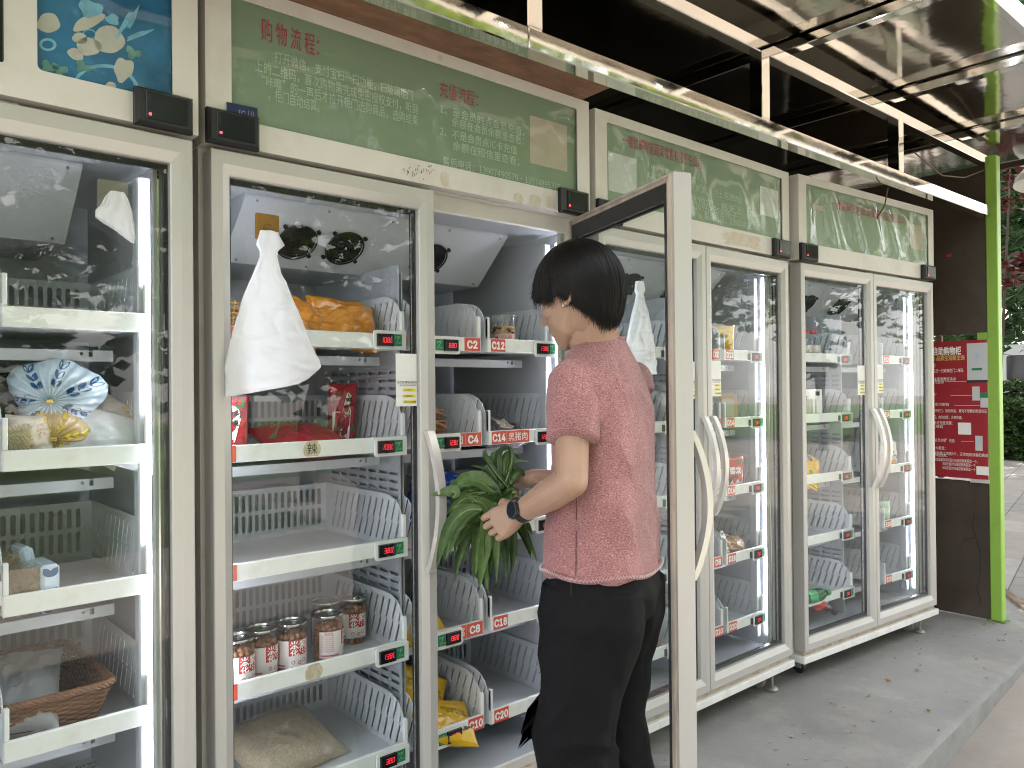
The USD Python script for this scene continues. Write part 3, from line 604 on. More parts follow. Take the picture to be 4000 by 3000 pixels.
# ================================================================ goods on the shelves
class Pillow:
    """a filled plastic bag: u across, v up, in -1..1; front is -y"""
    def __init__(s, w, h, t, seed, wr=.05, ex=.5, sag=0.0): s.w, s.h, s.t, s.seed, s.wr, s.ex, s.sag = w, h, t, seed, wr, ex, sag
    def pt(s, u, v, side=-1, off=0.0):
        u = np.asarray(u, float); v = np.asarray(v, float)
        b = np.clip(1-np.abs(u)**2.4, 0, 1)**s.ex*np.clip(1-np.abs(v)**2.4, 0, 1)**s.ex
        q = np.stack([u*2.3+s.seed*3.1, v*2.3+side*9, u*0+s.seed], -1); n_ = meshkit.fbm(q, 3, s.seed)-.5
        cr = 1-np.abs(meshkit.noise(np.stack([u*3.1+v*1.7+s.seed, v*3.3-u+side*5, u*0+s.seed*2.], -1))-.5)*2
        y = side*(s.t/2*b*(1+s.sag*(-v))+s.wr*s.t*(n_*1.6+cr**6*.35)*(b+.25)+off)
        e = 1-.06*np.abs(v)**2*(1-np.abs(u))-0.05*n_
        return np.stack([u*s.w/2*(1-.05*(1-v*v)), y, v*s.h/2*e], -1)
    def mesh(s, n=26):
        a = np.linspace(-1, 1, n); U, V = np.meshgrid(a, a, indexing='ij'); mb = MB()
        mb.grid(s.pt(U, V, -1)); mb.grid(s.pt(U, V, 1)[::-1]); return mb
    def patch(s, u0, u1, v0, v1, off=.0007, n=10, side=-1):
        U, V = np.meshgrid(np.linspace(u0, u1, n), np.linspace(v0, v1, n), indexing='ij'); return MB().grid(s.pt(U, V, side, off))
    def shape(s, poly, off=.0009, side=-1, cell=.05):
        """a flat shapely figure in (u, v) laid on the bag"""
        mb = MB()
        for g in getattr(poly, 'geoms', [poly]):
            if g.area < 1e-7: continue
            g = g.segmentize(cell); v, f = trimesh.creation.triangulate_polygon(g, engine='earcut'); mb.add(s.pt(v[:, 0], v[:, 1], side, off), f)
        return mb
    def text(s, t, hv, u, v, mb, px=30, bold=0, off=.0014, latin=False, rot=0.0, stretch=1.0):
        V, F, tw = letters(t, 1.0, px, bold, latin); c, sn = math.cos(rot), math.sin(rot); x = V[:, 0]*hv*stretch*s.h/s.w; z = V[:, 2]*hv; mb.add(s.pt(u+x*c-z*sn*s.h/s.w, v+x*sn*s.w/s.h+z*c, -1, off), F); return mb
def leaf_poly(cx, cy, L, W, a, asp=1.0):
    t = np.linspace(0, 1, 9); p = np.concatenate([np.column_stack([t*L, W*np.sin(PI*t)**.8]), np.column_stack([t[::-1]*L, -W*np.sin(PI*t[::-1])**.8])]); c, s = math.cos(a), math.sin(a)
    return Polygon(np.column_stack([cx+(p[:, 0]*c-p[:, 1]*s)*asp, cy+p[:, 0]*s+p[:, 1]*c])).buffer(0)
def plastic(name, col, rough=.28, **k): return pm(name, col, rough, coat=.5, **k)
def bag(name, cab, loc, R, P, mat, label, cat='bag', group=None, n=26):
    T = place(name, cab, loc, R, label, cat, group); obj('body', P.mesh(n), mat, T, smooth=True); return T
orange = plastic('orange_plastic', (0.60, 0.22, 0.012), var=.12, vscale=18); red_pl = plastic('red_pouch_plastic', (0.42, 0.012, 0.03), var=.25, vscale=22)
yellow_pl = plastic('yellow_bag_plastic', (0.66, 0.40, 0.01), var=.08, vscale=14); brown_food = pm('brown_crisp_food', (0.26, 0.14, 0.055), .6, var=.45, vscale=55, bump=.003, bscale=90)
noodle = pm('pale_noodle', (0.58, 0.46, 0.27), .6, var=.15, vscale=40); noodle_brown = pm('brown_noodle', (0.30, 0.20, 0.10), .65, var=.35, vscale=40)
clear_bag = film('clear_plastic_bag', (.94, .95, .955), 1.4, .10, bump=.0012, bscale=18, milk=.07); frosted = film('frosted_plastic_bag', (.9, .91, .92), 1.35, .2, bump=.0022, bscale=12, milk=.72, mcol=(.60, .62, .64)); white_bag = film('white_thin_bag', (.85, .87, .9), 1.3, .22, bump=.0025, bscale=14, milk=.90, mcol=(.86, .87, .88))
navy = pm('navy_leaf_print', (0.02, 0.085, 0.22), .35, coat=.4); iceblue = plastic('pale_blue_leaf_bag', (0.50, 0.60, 0.70), var=.12, vscale=12); skyb = pm('light_blue_leaf_print', (0.40, 0.53, 0.68), .4, coat=.4)
lemon = pm('lemon_leaf_print', (0.70, 0.50, 0.03), .35, coat=.4); rosy = pm('rose_leaf_print', (0.60, 0.40, 0.33), .35, coat=.4); blush = plastic('blush_leaf_bag', (0.70, 0.62, 0.54), var=.05, vscale=12)
# --- nearest fridge, second basket
zf = ZB[1]+.004
def fanbag(cab, c, R, rad, depth, np_, base, prints, label, seed):
    """the gathered, pleated end of a tied bag"""
    T = place('gathered_bag', cab, c, R, label, 'bag'); nr, nt = 12, 160
    def S(r, t, off=0): 
        t = np.asarray(t, float); r = np.asarray(r, float)
        w = np.cos(np_*t+1.3*np.sin(2*t+seed))*.085*np.minimum(1, .25+1.2*r)*(1-.45*r)+.05*np.sin(3*t+seed)*r*r
        rr = rad*r*(1+.10*np.sin(3*t+seed)+.07*np.sin(5*t+2*seed)); y = -depth*(1-r**1.7)*.25+depth*r**5*.8+w*rad-off
        return np.stack([rr*np.cos(t), y, rr*np.sin(t)], -1)
    r, t = np.meshgrid(np.linspace(0.02, 1, nr), np.linspace(0, 2*PI, nt), indexing='ij'); obj('body', MB().grid(S(r, t)), base, T, smooth=True)
    for nm, mat, k, w_ in prints:
        mb = MB()
        for i in range(k):
            t0 = 2*PI*i/k+seed
            for j, r0 in enumerate((.34, .56, .78)):
                for sgn in (-1, 1):
                    g = leaf_poly(r0, 0, .24, .058, sgn*.55); g = g.segmentize(.05); v, f = trimesh.creation.triangulate_polygon(g, engine='earcut')
                    rr = v[:, 0]; tt = t0+v[:, 1]/np.maximum(rr, .12)*w_; mb.add(S(np.clip(rr, 0, .99), tt, .0011), f)
        obj(nm, mb, mat, T)
    obj('wire_tie', MB().cbox(-.006, .006, -.30*depth-.006, -.30*depth+.004, -.004, .004, .001), pm('gold_tie', (.6, .42, .1), .3, metal=.8), T); return T
p = on_y('B', 203, 1562, .16); fanbag('B', p, rotz(-.42)@rx(.12), .086, .05, 22, iceblue, (('leaf_print', navy, 7, .8),), 'pale blue gathered bag end printed with dark blue leaves', .4)
p = on_y('B', 216, 1706, .145); fanbag('B', p, rotz(-.42)@rx(.3), .052, .035, 16, pm('gold_brown_foil', (.42, .28, .10), .35, coat=.4), (('leaf_print', lemon, 6, .8),), 'small golden pleated bag end below the blue one', 1.1)
def leafbag(cab, loc, R, w, h, t, seed, base, sets, label):
    P = Pillow(w, h, t, seed, .16); T = bag('leaf_print_bag', cab, loc, R, P, base, label); rs_ = np.random.default_rng(seed)
    for nm, mat, k in sets:
        mb = MB()
        for i in range(k):
            a = rs_.uniform(0, 2*PI); cu, cv = rs_.uniform(-.7, .7), rs_.uniform(-.8, .8)
            for j in range(3):
                for sg in (-1, 1): mb_ = P.shape(leaf_poly(cu+math.cos(a)*j*.17*h/w, cv+math.sin(a)*j*.17, .2, .055, a+sg*.8, h/w).intersection(sbox(-.93, -.93, .93, .93))); mb.add(*mb_.arr()) if mb_.v else None
        obj(nm, mb, mat, T)
    return T
p = on_y('B', 395, 1600, .27); leafbag('B', (p[0], .27, zf+.070), rotz(-.3)@ry(.55)@rx(-.25), .15, .15, .085, 5, blush, (('yellow_leaves', lemon, 6), ('pink_leaves', rosy, 6)), 'cream bag printed with yellow and pink leaves, behind the others')
p = on_y('B', 130, 1712, .15); leafbag('B', (p[0], .165, zf+.052), rotz(-.15), .09, .105, .06, 9, blush, (('pink_leaves', rosy, 3), ('yellow_leaves', lemon, 3)), 'cream wrapper printed with a pink leaf around the noodle pack')
P = Pillow(.20, .125, .04, 3, .22, .35); p = on_y('B', 435, 1705, .15); bag('white_bag', 'B', (p[0], .16, zf+.048), rotz(-.1)@ry(.3)@rx(-.5), P, white_bag, 'crumpled white plastic bag at the right front of the second basket')
def noodles(name, cab, loc, R, w, d, h, mat, label, seed, ns=46, waves=7, wrap=True):
    T = place(name, cab, loc, R, label, 'noodle pack'); rs_ = np.random.default_rng(seed); mb = MB()
    for i in range(ns):
        z = rs_.uniform(.006, h-.004); y = rs_.uniform(-d/2, d/2)*(1 if i % 3 else .98); t = np.linspace(-w/2, w/2, 44); ph = rs_.uniform(0, 6); y = -d/2+.004 if i % 2 else y; z = h-.004 if i % 4 == 1 else z
        mb.tube(np.column_stack([t, y+.0035*np.cos(waves*2*PI*t/w*1.9+ph), z+.0035*np.sin(waves*2*PI*t/w*1.9+ph)]), .0016, 5, cap=False)
    obj('noodles', mb, mat, T, smooth=True); obj('core', MB().cbox(-w/2+.006, w/2-.006, -d/2+.008, d/2-.006, .004, h-.010, .006), mat, T)
    if wrap: obj('clear_wrap', MB().cbox(-w/2-.004, w/2+.004, -d/2-.006, d/2+.004, 0, h+.003, .01), clear_bag, T)
    return T
p = on_y('B', 30, 1710, .15); noodles('noodle_pack', 'B', (p[0]-.015, .165, zf), rotz(.05), .10, .07, .085, noodle, 'clear pack of pale curly noodles in the second basket', 21)
P = Pillow(.19, .19, .12, 17, .14, .4); p = on_y('B', 60, 1520, .30); T = bag('dried_greens_bag', 'B', (p[0]-.02, .30, zf+.097), rotz(-.2)@ry(.3), P, pm('dark_dried_greens', (0.028, 0.022, 0.016), .5, var=.8, vscale=60, bump=.006, bscale=60, coat=.6), 'dark clear bag of dried greens behind the blue bag')
P2 = Pillow(.197, .197, .128, 17, .16, .4); obj('clear_wrap', P2.mesh(20), clear_bag, T, smooth=True)
# --- third basket: brown noodle packs
zf = ZB[2]+.004
p = on_y('B', 60, 2250, .16); T = noodles('brown_noodle_pack', 'B', (p[0]-.018, .165, zf), rotz(.06), .155, .085, .078, noodle_brown, 'lying pack of brown noodles with a barcode sticker', 31, 60)
e_ = obj('blue_leaf_band', MB().cbox(.052, .0855, -.051, .048, -.0, .0825, .006), iceblue, T); mb = MB()
for zc_ in (.018, .058):
    for sg in (-1, 1): mb.flat(leaf_poly(.068, zc_, .022, .007, PI/2+sg*.62), XZ(-.0518))
obj('leaf_print', mb, navy, T)
st = obj('barcode_sticker', MB().box(-.085, -.012, -.0508, -.0500, .018, .064), card_white, T); bars = MB(); xx = -.078
while xx < -.022: w_ = RNG.choice([.0008, .0014, .0022]); bars.box(xx, xx+w_, -.0512, -.0509, .026, .060); xx += w_+RNG.choice([.001, .0016])
obj('bars', bars, black_ink, st); V, F, tw = letters('6 970244 937', .006, 22, latin=True); obj('lettering', (V+[-.078, -.0513, .0195], F), black_ink, st)
p = on_y('B', 45, 2010, .22); T = noodles('brown_noodle_pack', 'B', (p[0]-.03, .25, zf+.01), rotz(.1)@ry(1.35), .15, .07, .075, noodle_brown, 'upright pack of brown noodles leaning behind the lying one', 33, 50)
e_ = obj('blue_leaf_band', MB().cbox(-.082, .0855, -.036, .044, .058, .0845, .008), iceblue, T); mb = MB()
for xc in (-.05, 0., .05):
    for sg in (-1, 1): mb.flat(leaf_poly(xc, .071, .024, .007, sg*.7), XZ(-.0368))
obj('leaf_print', mb, navy, T)
g = MB(); U, V_ = np.meshgrid(np.linspace(0, 1, 26), np.linspace(0, 1, 26), indexing='ij'); g.grid(np.stack([.965+.15*U, .50-.18*U*V_+.02*np.sin(9*V_), zf+.006+.16*(1-V_)*(1-.5*U)+.012*np.sin(14*U+4*V_)], -1)); T = place('clear_bag', 'B', (0, 0, 0), np.eye(3), 'empty clear plastic bag hanging over the back corner of the third basket', 'bag'); obj('body', g, clear_bag, T, smooth=True)
# --- fourth basket: wicker tray with a grey plastic bag
zf = ZB[3]+.004
T = place('wicker_tray', 'B', (.955, .33, zf), rotz(.03), 'brown woven wicker tray in the fourth basket', 'wicker basket'); wick = pm('brown_wicker', (0.20, 0.098, 0.05), .5, var=.3, vscale=45, stretch=(1, 1, 3)); hw, hd, hh = .108, .19, .088
def rr_path(a, b, r, n=150):
    q = rrect(-a, -b, a, b, r, 8).exterior; return np.array([q.interpolate(t, True).coords[0] for t in np.linspace(0, 1, n, endpoint=False)])
body = MB(); nst = 46
for k in range(15):
    z = .006+k*.0054; f = k/14; P_ = rr_path(hw*(.80+.20*f), hd*(.86+.14*f), .03); s_ = np.arange(150)/150*nst*PI; nrm_ = P_/np.linalg.norm(P_, axis=1)[:, None]
    pts = np.column_stack([P_+nrm_*(.0024*np.sin(s_+k*PI))[:, None], z+.0006*np.cos(s_*1.0)]); pts = np.vstack([pts, pts[:1]]); body.tube(pts, .0028, 6, cap=False)
for k in range(nst):
    t = (k+.5)/nst; a0 = rr_path(hw*.80, hd*.86, .03, nst)[k]; a1 = rr_path(hw, hd, .03, nst)[k]; body.tube([(*a0, .002), (*((a0+a1)/2), .045), (*a1, .088)], .0021, 5)
body.box(-hw*.79, hw*.79, -hd*.85, hd*.85, .003, .007); obj('woven_body', body, wick, T, smooth=True)
rim = MB(); P_ = rr_path(hw+.004, hd+.004, .034, 220); nrm_ = P_/np.linalg.norm(P_, axis=1)[:, None]
for j in range(4):
    ph = np.arange(221)/220*2*PI*26+j*PI/2; q = np.vstack([P_, P_[:1]]); nq = np.vstack([nrm_, nrm_[:1]]); rim.tube(np.column_stack([q+nq*(.005*np.cos(ph))[:, None], .089+.005*np.sin(ph)]), .0036, 6, cap=False)
obj('twisted_rim', rim, wick, T, smooth=True)
P = Pillow(.17, .24, .06, 41, .30, .4); bag('grey_plastic_bag', 'B', (.905, .25, zf+.078), rotz(-.25)@rx(-1.15), P, frosted, 'crumpled grey plastic bag lying in the wicker tray', n=40)
g = MB(); U, V_ = np.meshgrid(np.linspace(0, 1, 34), np.linspace(0, 1, 24), indexing='ij'); nz = meshkit.fbm(np.stack([U*5, V_*5, U*0], -1), 3)-.5; g.grid(np.stack([.85+.255*U, .545-.02*V_+nz*.03, zf+.225-.17*V_+.05*U*V_+.02*np.sin(5*U)], -1)); T = place('clear_sheet', 'B', (0, 0, 0), np.eye(3), 'clear crinkled plastic sheet hanging behind the wicker tray', 'plastic sheet'); obj('body', g, film('thin_clear_sheet', (.9, .91, .92), 1.4, .12, bump=.0016, bscale=12, milk=.12), T, smooth=True)
# --- bottom: white cartons
green_ink = pm('teal_green_print', (0.02, 0.16, 0.10), .5); carton = pm('white_carton', (0.78, 0.79, 0.77), .45, coat=.15); zf = .166
for (u, v, nm, flip) in ((335, 2985, 'front white carton with green lettering at the fridge floor', 1), (300, 2905, 'rear white carton with green lettering at the fridge floor', -1), (60, 2962, 'left white carton with green lettering, cut by the picture edge', -1)):
    zt_ = .292; p = on_z('B', u, v, zt_); T = place('carton', 'B', (p[0], p[1], zf), rotz(.05), nm, 'carton')
    sec = rrect(-.05, 0, .05, zt_-zf, .018, 5); bx = MB().prism(sec, .20, lambda V: np.column_stack([V[:, 2]-.10, V[:, 0], V[:, 1]])); obj('body', bx, carton, T, smooth=40)
    obj('end_flap', MB().flat(rrect(-.047, .004, .047, zt_-zf-.003, .016, 5), lambda V: np.column_stack([np.full(len(V), -.1008), V[:, 0], V[:, 1]])), pm('green_carton_end', (0.03, 0.16, 0.09), .5), T)
    k = MB(); V, F, tw = letters('ximoreplus', .020, 34, latin=True); R_ = np.column_stack([V[:, 0]-tw/2, V[:, 2]]); R_ = R_*flip; k.add(np.column_stack([R_[:, 0], R_[:, 1]-.002*flip-.012, np.full(len(R_), zt_-zf+.0006)]), F)
    V, F, tw = letters('细美', .013, 30); R_ = np.column_stack([V[:, 0]-tw/2, V[:, 2]])*flip; k.add(np.column_stack([R_[:, 0], R_[:, 1]-.026*flip-.012, np.full(len(R_), zt_-zf+.0006)]), F); obj('lettering', k, green_ink, T)
# ================================================================ goods in the fridge with the open door, and the farther ones
clear_jar = film('clear_jar_plastic', (.95, .95, .94), 1.5, .03)
lid_metal = pm('tin_lid', (0.62, 0.61, 0.59), .2, metal=1.0, var=.05)
nut_mat = pm('coated_peanuts', (0.27, 0.115, 0.055), .6, var=.35, vscale=70, bump=.002, bscale=120)
label_white = pm('white_jar_label', (0.72, 0.66, 0.64), .45, coat=.3); label_red = pm('red_jar_label_print', (0.46, 0.03, 0.03), .45, coat=.3)
def cyl_map(r, off=0.0):
    """flat (x, z) wrapped on a jar of radius r; x = 0 faces -y"""
    return lambda V: np.column_stack([(r+off)*np.sin(V[:, 0]/r), -(r+off)*np.cos(V[:, 0]/r), V[:, 2]])
def seg_rect(x0, x1, z0, z1, n=14):
    X, Z = np.meshgrid(np.linspace(x0, x1, n), [z0, z1], indexing='ij'); return MB().grid(np.stack([X, X*0, Z], -1))
def nut_jar(c, rot, label, fill, kind='nuts'):
    r, h = .0395, .126; T = place('nut_jar', 'C', c, rotz(rot), label, 'jar')
    obj('jar_wall', MB().lathe([(0, .001), (r-.004, .001), (r, .005), (r, h-.016), (r-.002, h-.013), (r, h-.010), (r, h-.004)], n=36), clear_jar, T, smooth=40)
    obj('lid', MB().lathe([(r+.0005, h-.006), (r+.0018, h-.003), (r+.0012, h), (r-.004, h), (r-.006, h-.004), (r-.012, h-.0035), (.006, h-.0035), (0, h-.0035)], n=36), lid_metal, T, smooth=40)
    tb = MB().tube([(.010*math.cos(a)+.008, .008*math.sin(a), h-.0022) for a in np.linspace(0, 2*PI, 14)], .0011, 5, cap=False); obj('pull_tab', tb, lid_metal, T)
    rs_ = np.random.default_rng(int(abs(rot)*1000)+3); nb = MB(); ico = trimesh.creation.icosphere(1, 1.0)
    if kind == 'nuts':
        z = .008
        while z < fill*h:
            k = 13; ph = rs_.uniform(0, 6)
            for i in range(k):
                a = ph+2*PI*i/k; s_ = rs_.uniform(.0072, .0092); v = ico.vertices*(1+.12*rs_.standard_normal((len(ico.vertices), 1))*.6)*[s_, s_, s_*rs_.uniform(.8, 1.15)]; nb.add(v+[(r-.0095)*math.cos(a), (r-.0095)*math.sin(a), z+rs_.uniform(-.003, .003)], ico.faces)
            z += .0118
        for i in range(14): s_ = .0085; nb.add(ico.vertices*s_+[rs_.uniform(-.02, .02), rs_.uniform(-.02, .02), fill*h], ico.faces)
        obj('nuts', nb, nut_mat, T, smooth=True, kind='stuff')
        lb = seg_rect(-.062, .052, .018, .086, 22).xform(cyl_map(r, .0006)); L = obj('jar_label', lb, label_white, T, smooth=True)
        rb = seg_rect(-.001, .046, .048, .086, 12).xform(cyl_map(r, .0010)); obj('red_panel', rb, label_red, L, smooth=True)
        k = MB()
        for t, x, z in (('米', .002, .0675), ('浆', .024, .0675), ('花', .002, .0505), ('生', .024, .0505)): V, F, tw = letters(t, .0155, 40, 1); k.add(V+[x, 0, z], F)
        obj('big_characters', MB().add(cyl_map(r, .0014)(k.arr()[0]), k.arr()[1]), white_ink, L)
        k = MB()
        for i in range(9): V, F, tw = letters('配料花生面粉白砂糖盐', .0026, 16); k.add(V*[min(1, .048/tw), 1, 1]+[-.058, 0, .076-i*.0052], F)
        V, F, tw = letters('老顽村', .0055, 24); k.add(V+[-.048, 0, .0785], F); k.add(*seg_rect(-.058, -.010, .0225, .0262, 8).arr())
        for a, b in ((.010, .032), (.026, .030), (.038, .034)): k.tube([(a+.004*math.cos(t), 0, b+.0042*math.sin(t)) for t in np.linspace(0, 2*PI, 9)], .0008, 4, cap=False)
        k.add(*seg_rect(.004, .046, .0200, .0212, 6).arr()); obj('fine_print', MB().add(cyl_map(r, .0013)(k.arr()[0]), k.arr()[1]), pm('red_fine_print', (0.42, 0.08, 0.07), .5), L)
    return T
zf = ZC[3]+.004
JP = [(928, 2486, 'jar of coated nuts cut off by the left door frame'), (1020, 2450, 'second jar of coated nuts from the left, by the door frame'), (1137, 2425, 'third jar of coated nuts, its label facing out'), (1268, 2345, 'rear jar of coated nuts half hidden behind the others'), (1281, 2393, 'jar of coated nuts with its label turned aside, nuts showing'), (1377, 2330, 'rightmost jar of coated nuts, farthest back on the shelf')]
for (u, v, nm), ro in zip(JP, (.15, .35, -.12, .5, .95, -.30)):
    p = on_z('C', u, v, zf+.126); nut_jar((p[0], p[1], zf), ro-.45, nm, .76)
# granola jar in C12
p = on_y('C', 1968, 1270, .185); T = place('granola_jar', 'C', (p[0], .185, ZC[0]+.004), rotz(-.55), 'square clear jar of grains with a pink label in basket C12', 'jar'); r = .038
obj('jar_wall', MB().lathe([(0, .001), (r-.003, .001), (r, .004), (r, .094), (r-.002, .098), (r, .101), (r, .114), (r-.003, .116)], n=36), clear_jar, T, smooth=40)
obj('clear_lid', MB().lathe([(r+.001, .100), (r+.001, .117), (0, .1172)], n=36), film('clear_lid_plastic', (.88, .9, .92), 1.55, .05, milk=.06), T, smooth=40)
gb = MB(); rs_ = np.random.default_rng(8); ic = trimesh.creation.icosphere(1, 1.0)
for i in range(420): a = rs_.uniform(0, 2*PI); th = rs_.uniform(0, PI); R_ = rotz(a)@rx(th); gb.add((R_@(ic.vertices*[.0018, .0018, .0052]).T).T+[(r-.005)*math.cos(a*3), (r-.005)*math.sin(a*3), rs_.uniform(.006, .084)], ic.faces)
obj('oats', gb, pm('oat_grains', (0.50, 0.33, 0.13), .6, var=.3, vscale=80), T, smooth=True, kind='stuff')
obj('grain_core', MB().lathe([(0, .004), (r-.007, .004), (r-.007, .083), (0, .083)], n=24), pm('oat_grains', (0.5, .33, .13), .6), T)
for i in range(9): a = rs_.uniform(0, 6.2); obj('raisin', MB().add(ic.vertices*[.006, .004, .004]+[(r-.004)*math.cos(a), (r-.004)*math.sin(a), rs_.uniform(.055, .085)], ic.faces), pm('dark_raisins', (.04, .012, .015), .5), T, smooth=True)
L = obj('pink_label', seg_rect(-.036, .032, .008, .058, 18).xform(cyl_map(r, .0008)), pm('pink_jar_label', (.66, .42, .38), .5), T, smooth=True)
k = MB()
for t, h_, x, z in (('忆山城', .0085, -.014, .044), ('营养成分表', .0035, -.008, .038)): V, F, tw = letters(t, h_, 30); k.add(V+[x, 0, z], F)
obj('red_lettering', MB().add(cyl_map(r, .0014)(k.arr()[0]), k.arr()[1]), label_red, L); k = MB(); xx = -.006
while xx < .024: k.add(*seg_rect(xx, xx+.0012, .012, .018, 2).arr()); xx += RNG.choice([.0019, .0026])
for i in range(4): V, F, tw = letters('能量蛋白质脂肪', .003, 16); k.add(V+[-.006, 0, .032-i*.0036], F)
obj('fine_print', MB().add(cyl_map(r, .0014)(k.arr()[0]), k.arr()[1]), black_ink, L); obj('red_band', seg_rect(-.0355, -.024, .009, .050, 5).xform(cyl_map(r, .0013)), label_red, L, smooth=True)
# orange bags in C1
zf = ZC[0]+.004
P = Pillow(.20, .15, .085, 51, .16, .42); bag('orange_bag', 'C', (.445, .225, zf+.066), rotz(-.12)@ry(.12)@rx(-.45), P, orange, 'large crumpled orange snack bag in the top basket of the left door', n=44)
P = Pillow(.16, .14, .075, 53, .2, .42); T = bag('orange_bag', 'C', (.315, .235, zf+.066), rotz(-.3)@ry(.5)@rx(-.5), P, orange, 'orange bag with a clear window of biscuits beside the large one', n=34)
wn = P.shape(Polygon([(-.75, .0), (.0, -.65), (.75, -.3), (.7, .55), (-.1, .8)]).buffer(.1), .0012); obj('biscuit_window', wn, pm('dark_biscuits', (0.27, 0.15, 0.06), .35, var=.75, vscale=38, coat=.7, bump=.006, bscale=60), T, smooth=True)
P = Pillow(.12, .10, .07, 55, .2); bag('brown_packet', 'C', (.34, .40, zf+.06), rotz(.2), P, pm('brown_packet_foil', (.24, .10, .02), .35, var=.3, coat=.4), 'brown packet at the back of the top basket')
T = place('orange_net_basket', 'C', (.135, .36, zf), np.eye(3), 'orange woven basket rim showing at the left door frame', 'basket'); mb = MB()
for k_ in range(9): z = .01+k_*.012; mb.tube([(.075*math.cos(a)*(1+.04*k_), .11*math.sin(a)*(1+.03*k_), z) for a in np.linspace(0, 2*PI, 40)], .003, 5, cap=False)
for a in np.linspace(0, 2*PI, 22, endpoint=False): mb.tube([(.075*math.cos(a), .11*math.sin(a), .006), (.1*math.cos(a), .137*math.sin(a), .112)], .0028, 5)
obj('weave', mb, pm('orange_rattan', (.46, .22, .03), .5, var=.2), T, smooth=True)
# red pouches in C3
zf = ZC[1]+.004
P = Pillow(.125, .150, .045, 61, .12, .4); T = bag('red_pouch', 'C', (.088, .150, zf+.075), rotz(-.1), P, red_pl, 'red apple snack pouch cut off by the left door frame', n=34)
tg = P.shape(Polygon([(-.5, -.35), (.35, -.45), (.62, .25), (.55, .62), (.1, .80), (-.5, .7)]), .0012); obj('white_tag_print', tg, card_white, T, smooth=True); obj('leaf_print', P.shape(leaf_poly(.45, .62, .45, .16, .8), .0014), pm('leaf_green_print', (.03, .16, .03), .4), T, smooth=True)
k = MB(); P.text('豆苏', .20, -.02, .30, k, 36, 2); P.text('苹果', .15, .05, .08, k, 30, 1); P.text('APPLE', .07, .02, -.10, k, 24, 0, latin=True); obj('black_lettering', k, black_ink, T)
k = MB(); P.text('100%', .11, -.1, -.62, k, 24, 1, latin=True); P.text('苹果', .13, .0, -.80, k, 26, 1); obj('white_lettering', k, white_ink, T)
P = Pillow(.082, .185, .04, 63, .14, .4, .3); T = bag('red_pouch', 'C', (.503, .335, zf+.092), rotz(-.42)@ry(.05), P, red_pl, 'tall red apple pouch standing at the right end of basket C3', n=34)
obj('white_back_print', P.shape(Polygon([(-.62, -.75), (.55, -.75), (.62, .1), (.30, .72), (.0, .1), (-.72, .1)]), .0012), card_white, T, smooth=True); obj('cream_tag_print', P.shape(Polygon([(.05, -.02), (.42, -.08), (.62, .62), (.35, .75)]), .0016), pm('cream_tag', (.62, .52, .34), .5), T, smooth=True); obj('red_block', P.shape(Polygon([(-.2, -.05), (.5, -.2), (.58, .02), (-.12, .16)]), .0018), label_red, T, smooth=True); obj('leaf_print', P.shape(shapely.union_all([leaf_poly(-.75, .35, .7, .09, .6), leaf_poly(.65, -.45, .3, .12, .5)]), .0014), pm('leaf_green_print', (.03, .16, .03), .4), T, smooth=True)
k = MB(); P.text('豆苏', .085, .22, .42, k, 30, 2, off=.0022, rot=.25); P.text('酸甜苹果', .06, .10, .22, k, 22, 1, off=.0022, rot=.25)
for i in range(9): u_ = -.35+i*.055; k.add(*P.shape(sbox(u_, -.38, u_+.028, -.2), .0018).arr())
k.add(*P.shape(Point(.22, -.58).buffer(.17, 10).difference(Point(.22, -.58).buffer(.14, 10)), .0018).arr()); obj('black_print', k, black_ink, T); obj('green_mark', P.shape(Point(-.3, -.58).buffer(.19, 10).difference(Point(-.3, -.58).buffer(.12, 10)), .0018), pm('leaf_green_print', (.03, .16, .03), .4), T)
k = MB(); P.text('100%', .075, -.05, .03, k, 22, 1, off=.0026, latin=True, rot=-.1); obj('white_lettering', k, white_ink, T)
P = Pillow(.235, .19, .065, 65, .14, .45); T = bag('red_noodle_bag', 'C', (.335, .245, zf+.030), rotz(.12)@rx(-1.25), P, red_pl, 'red noodle bag lying flat in basket C3', n=36)
obj('noodle_window', P.shape(Polygon([(-.85, -.2), (-.2, .75), (.2, .8), (-.35, -.35)]), .0014), pm('red_bag_noodles', (.25, .14, .05), .4, var=.6, vscale=40, coat=.5), T, smooth=True); obj('green_stripe', P.shape(Polygon([(-.95, -.1), (-.45, .8), (-.22, .8), (-.85, -.25)]), .0018), pm('olive_print', (.2, .24, .12), .4), T, smooth=True)
# bran bag in C9
zf = ZC[4]+.004
P = Pillow(.275, .235, .085, 71, .10, .5); p = on_z('C', 1105, 2905, .33); T = bag('bran_bag', 'C', (p[0], p[1]+.01, zf+.048), rotz(.22)@rx(-1.22), P, pm('bran_grain', (0.42, 0.33, 0.215), .8, var=.30, vscale=170, bump=.002, bscale=260), 'clear bag of pale bran lying in the bottom basket', n=40)
P2 = Pillow(.292, .250, .092, 71, .11, .5); obj('clear_film', P2.mesh(30), clear_bag, T, smooth=True)
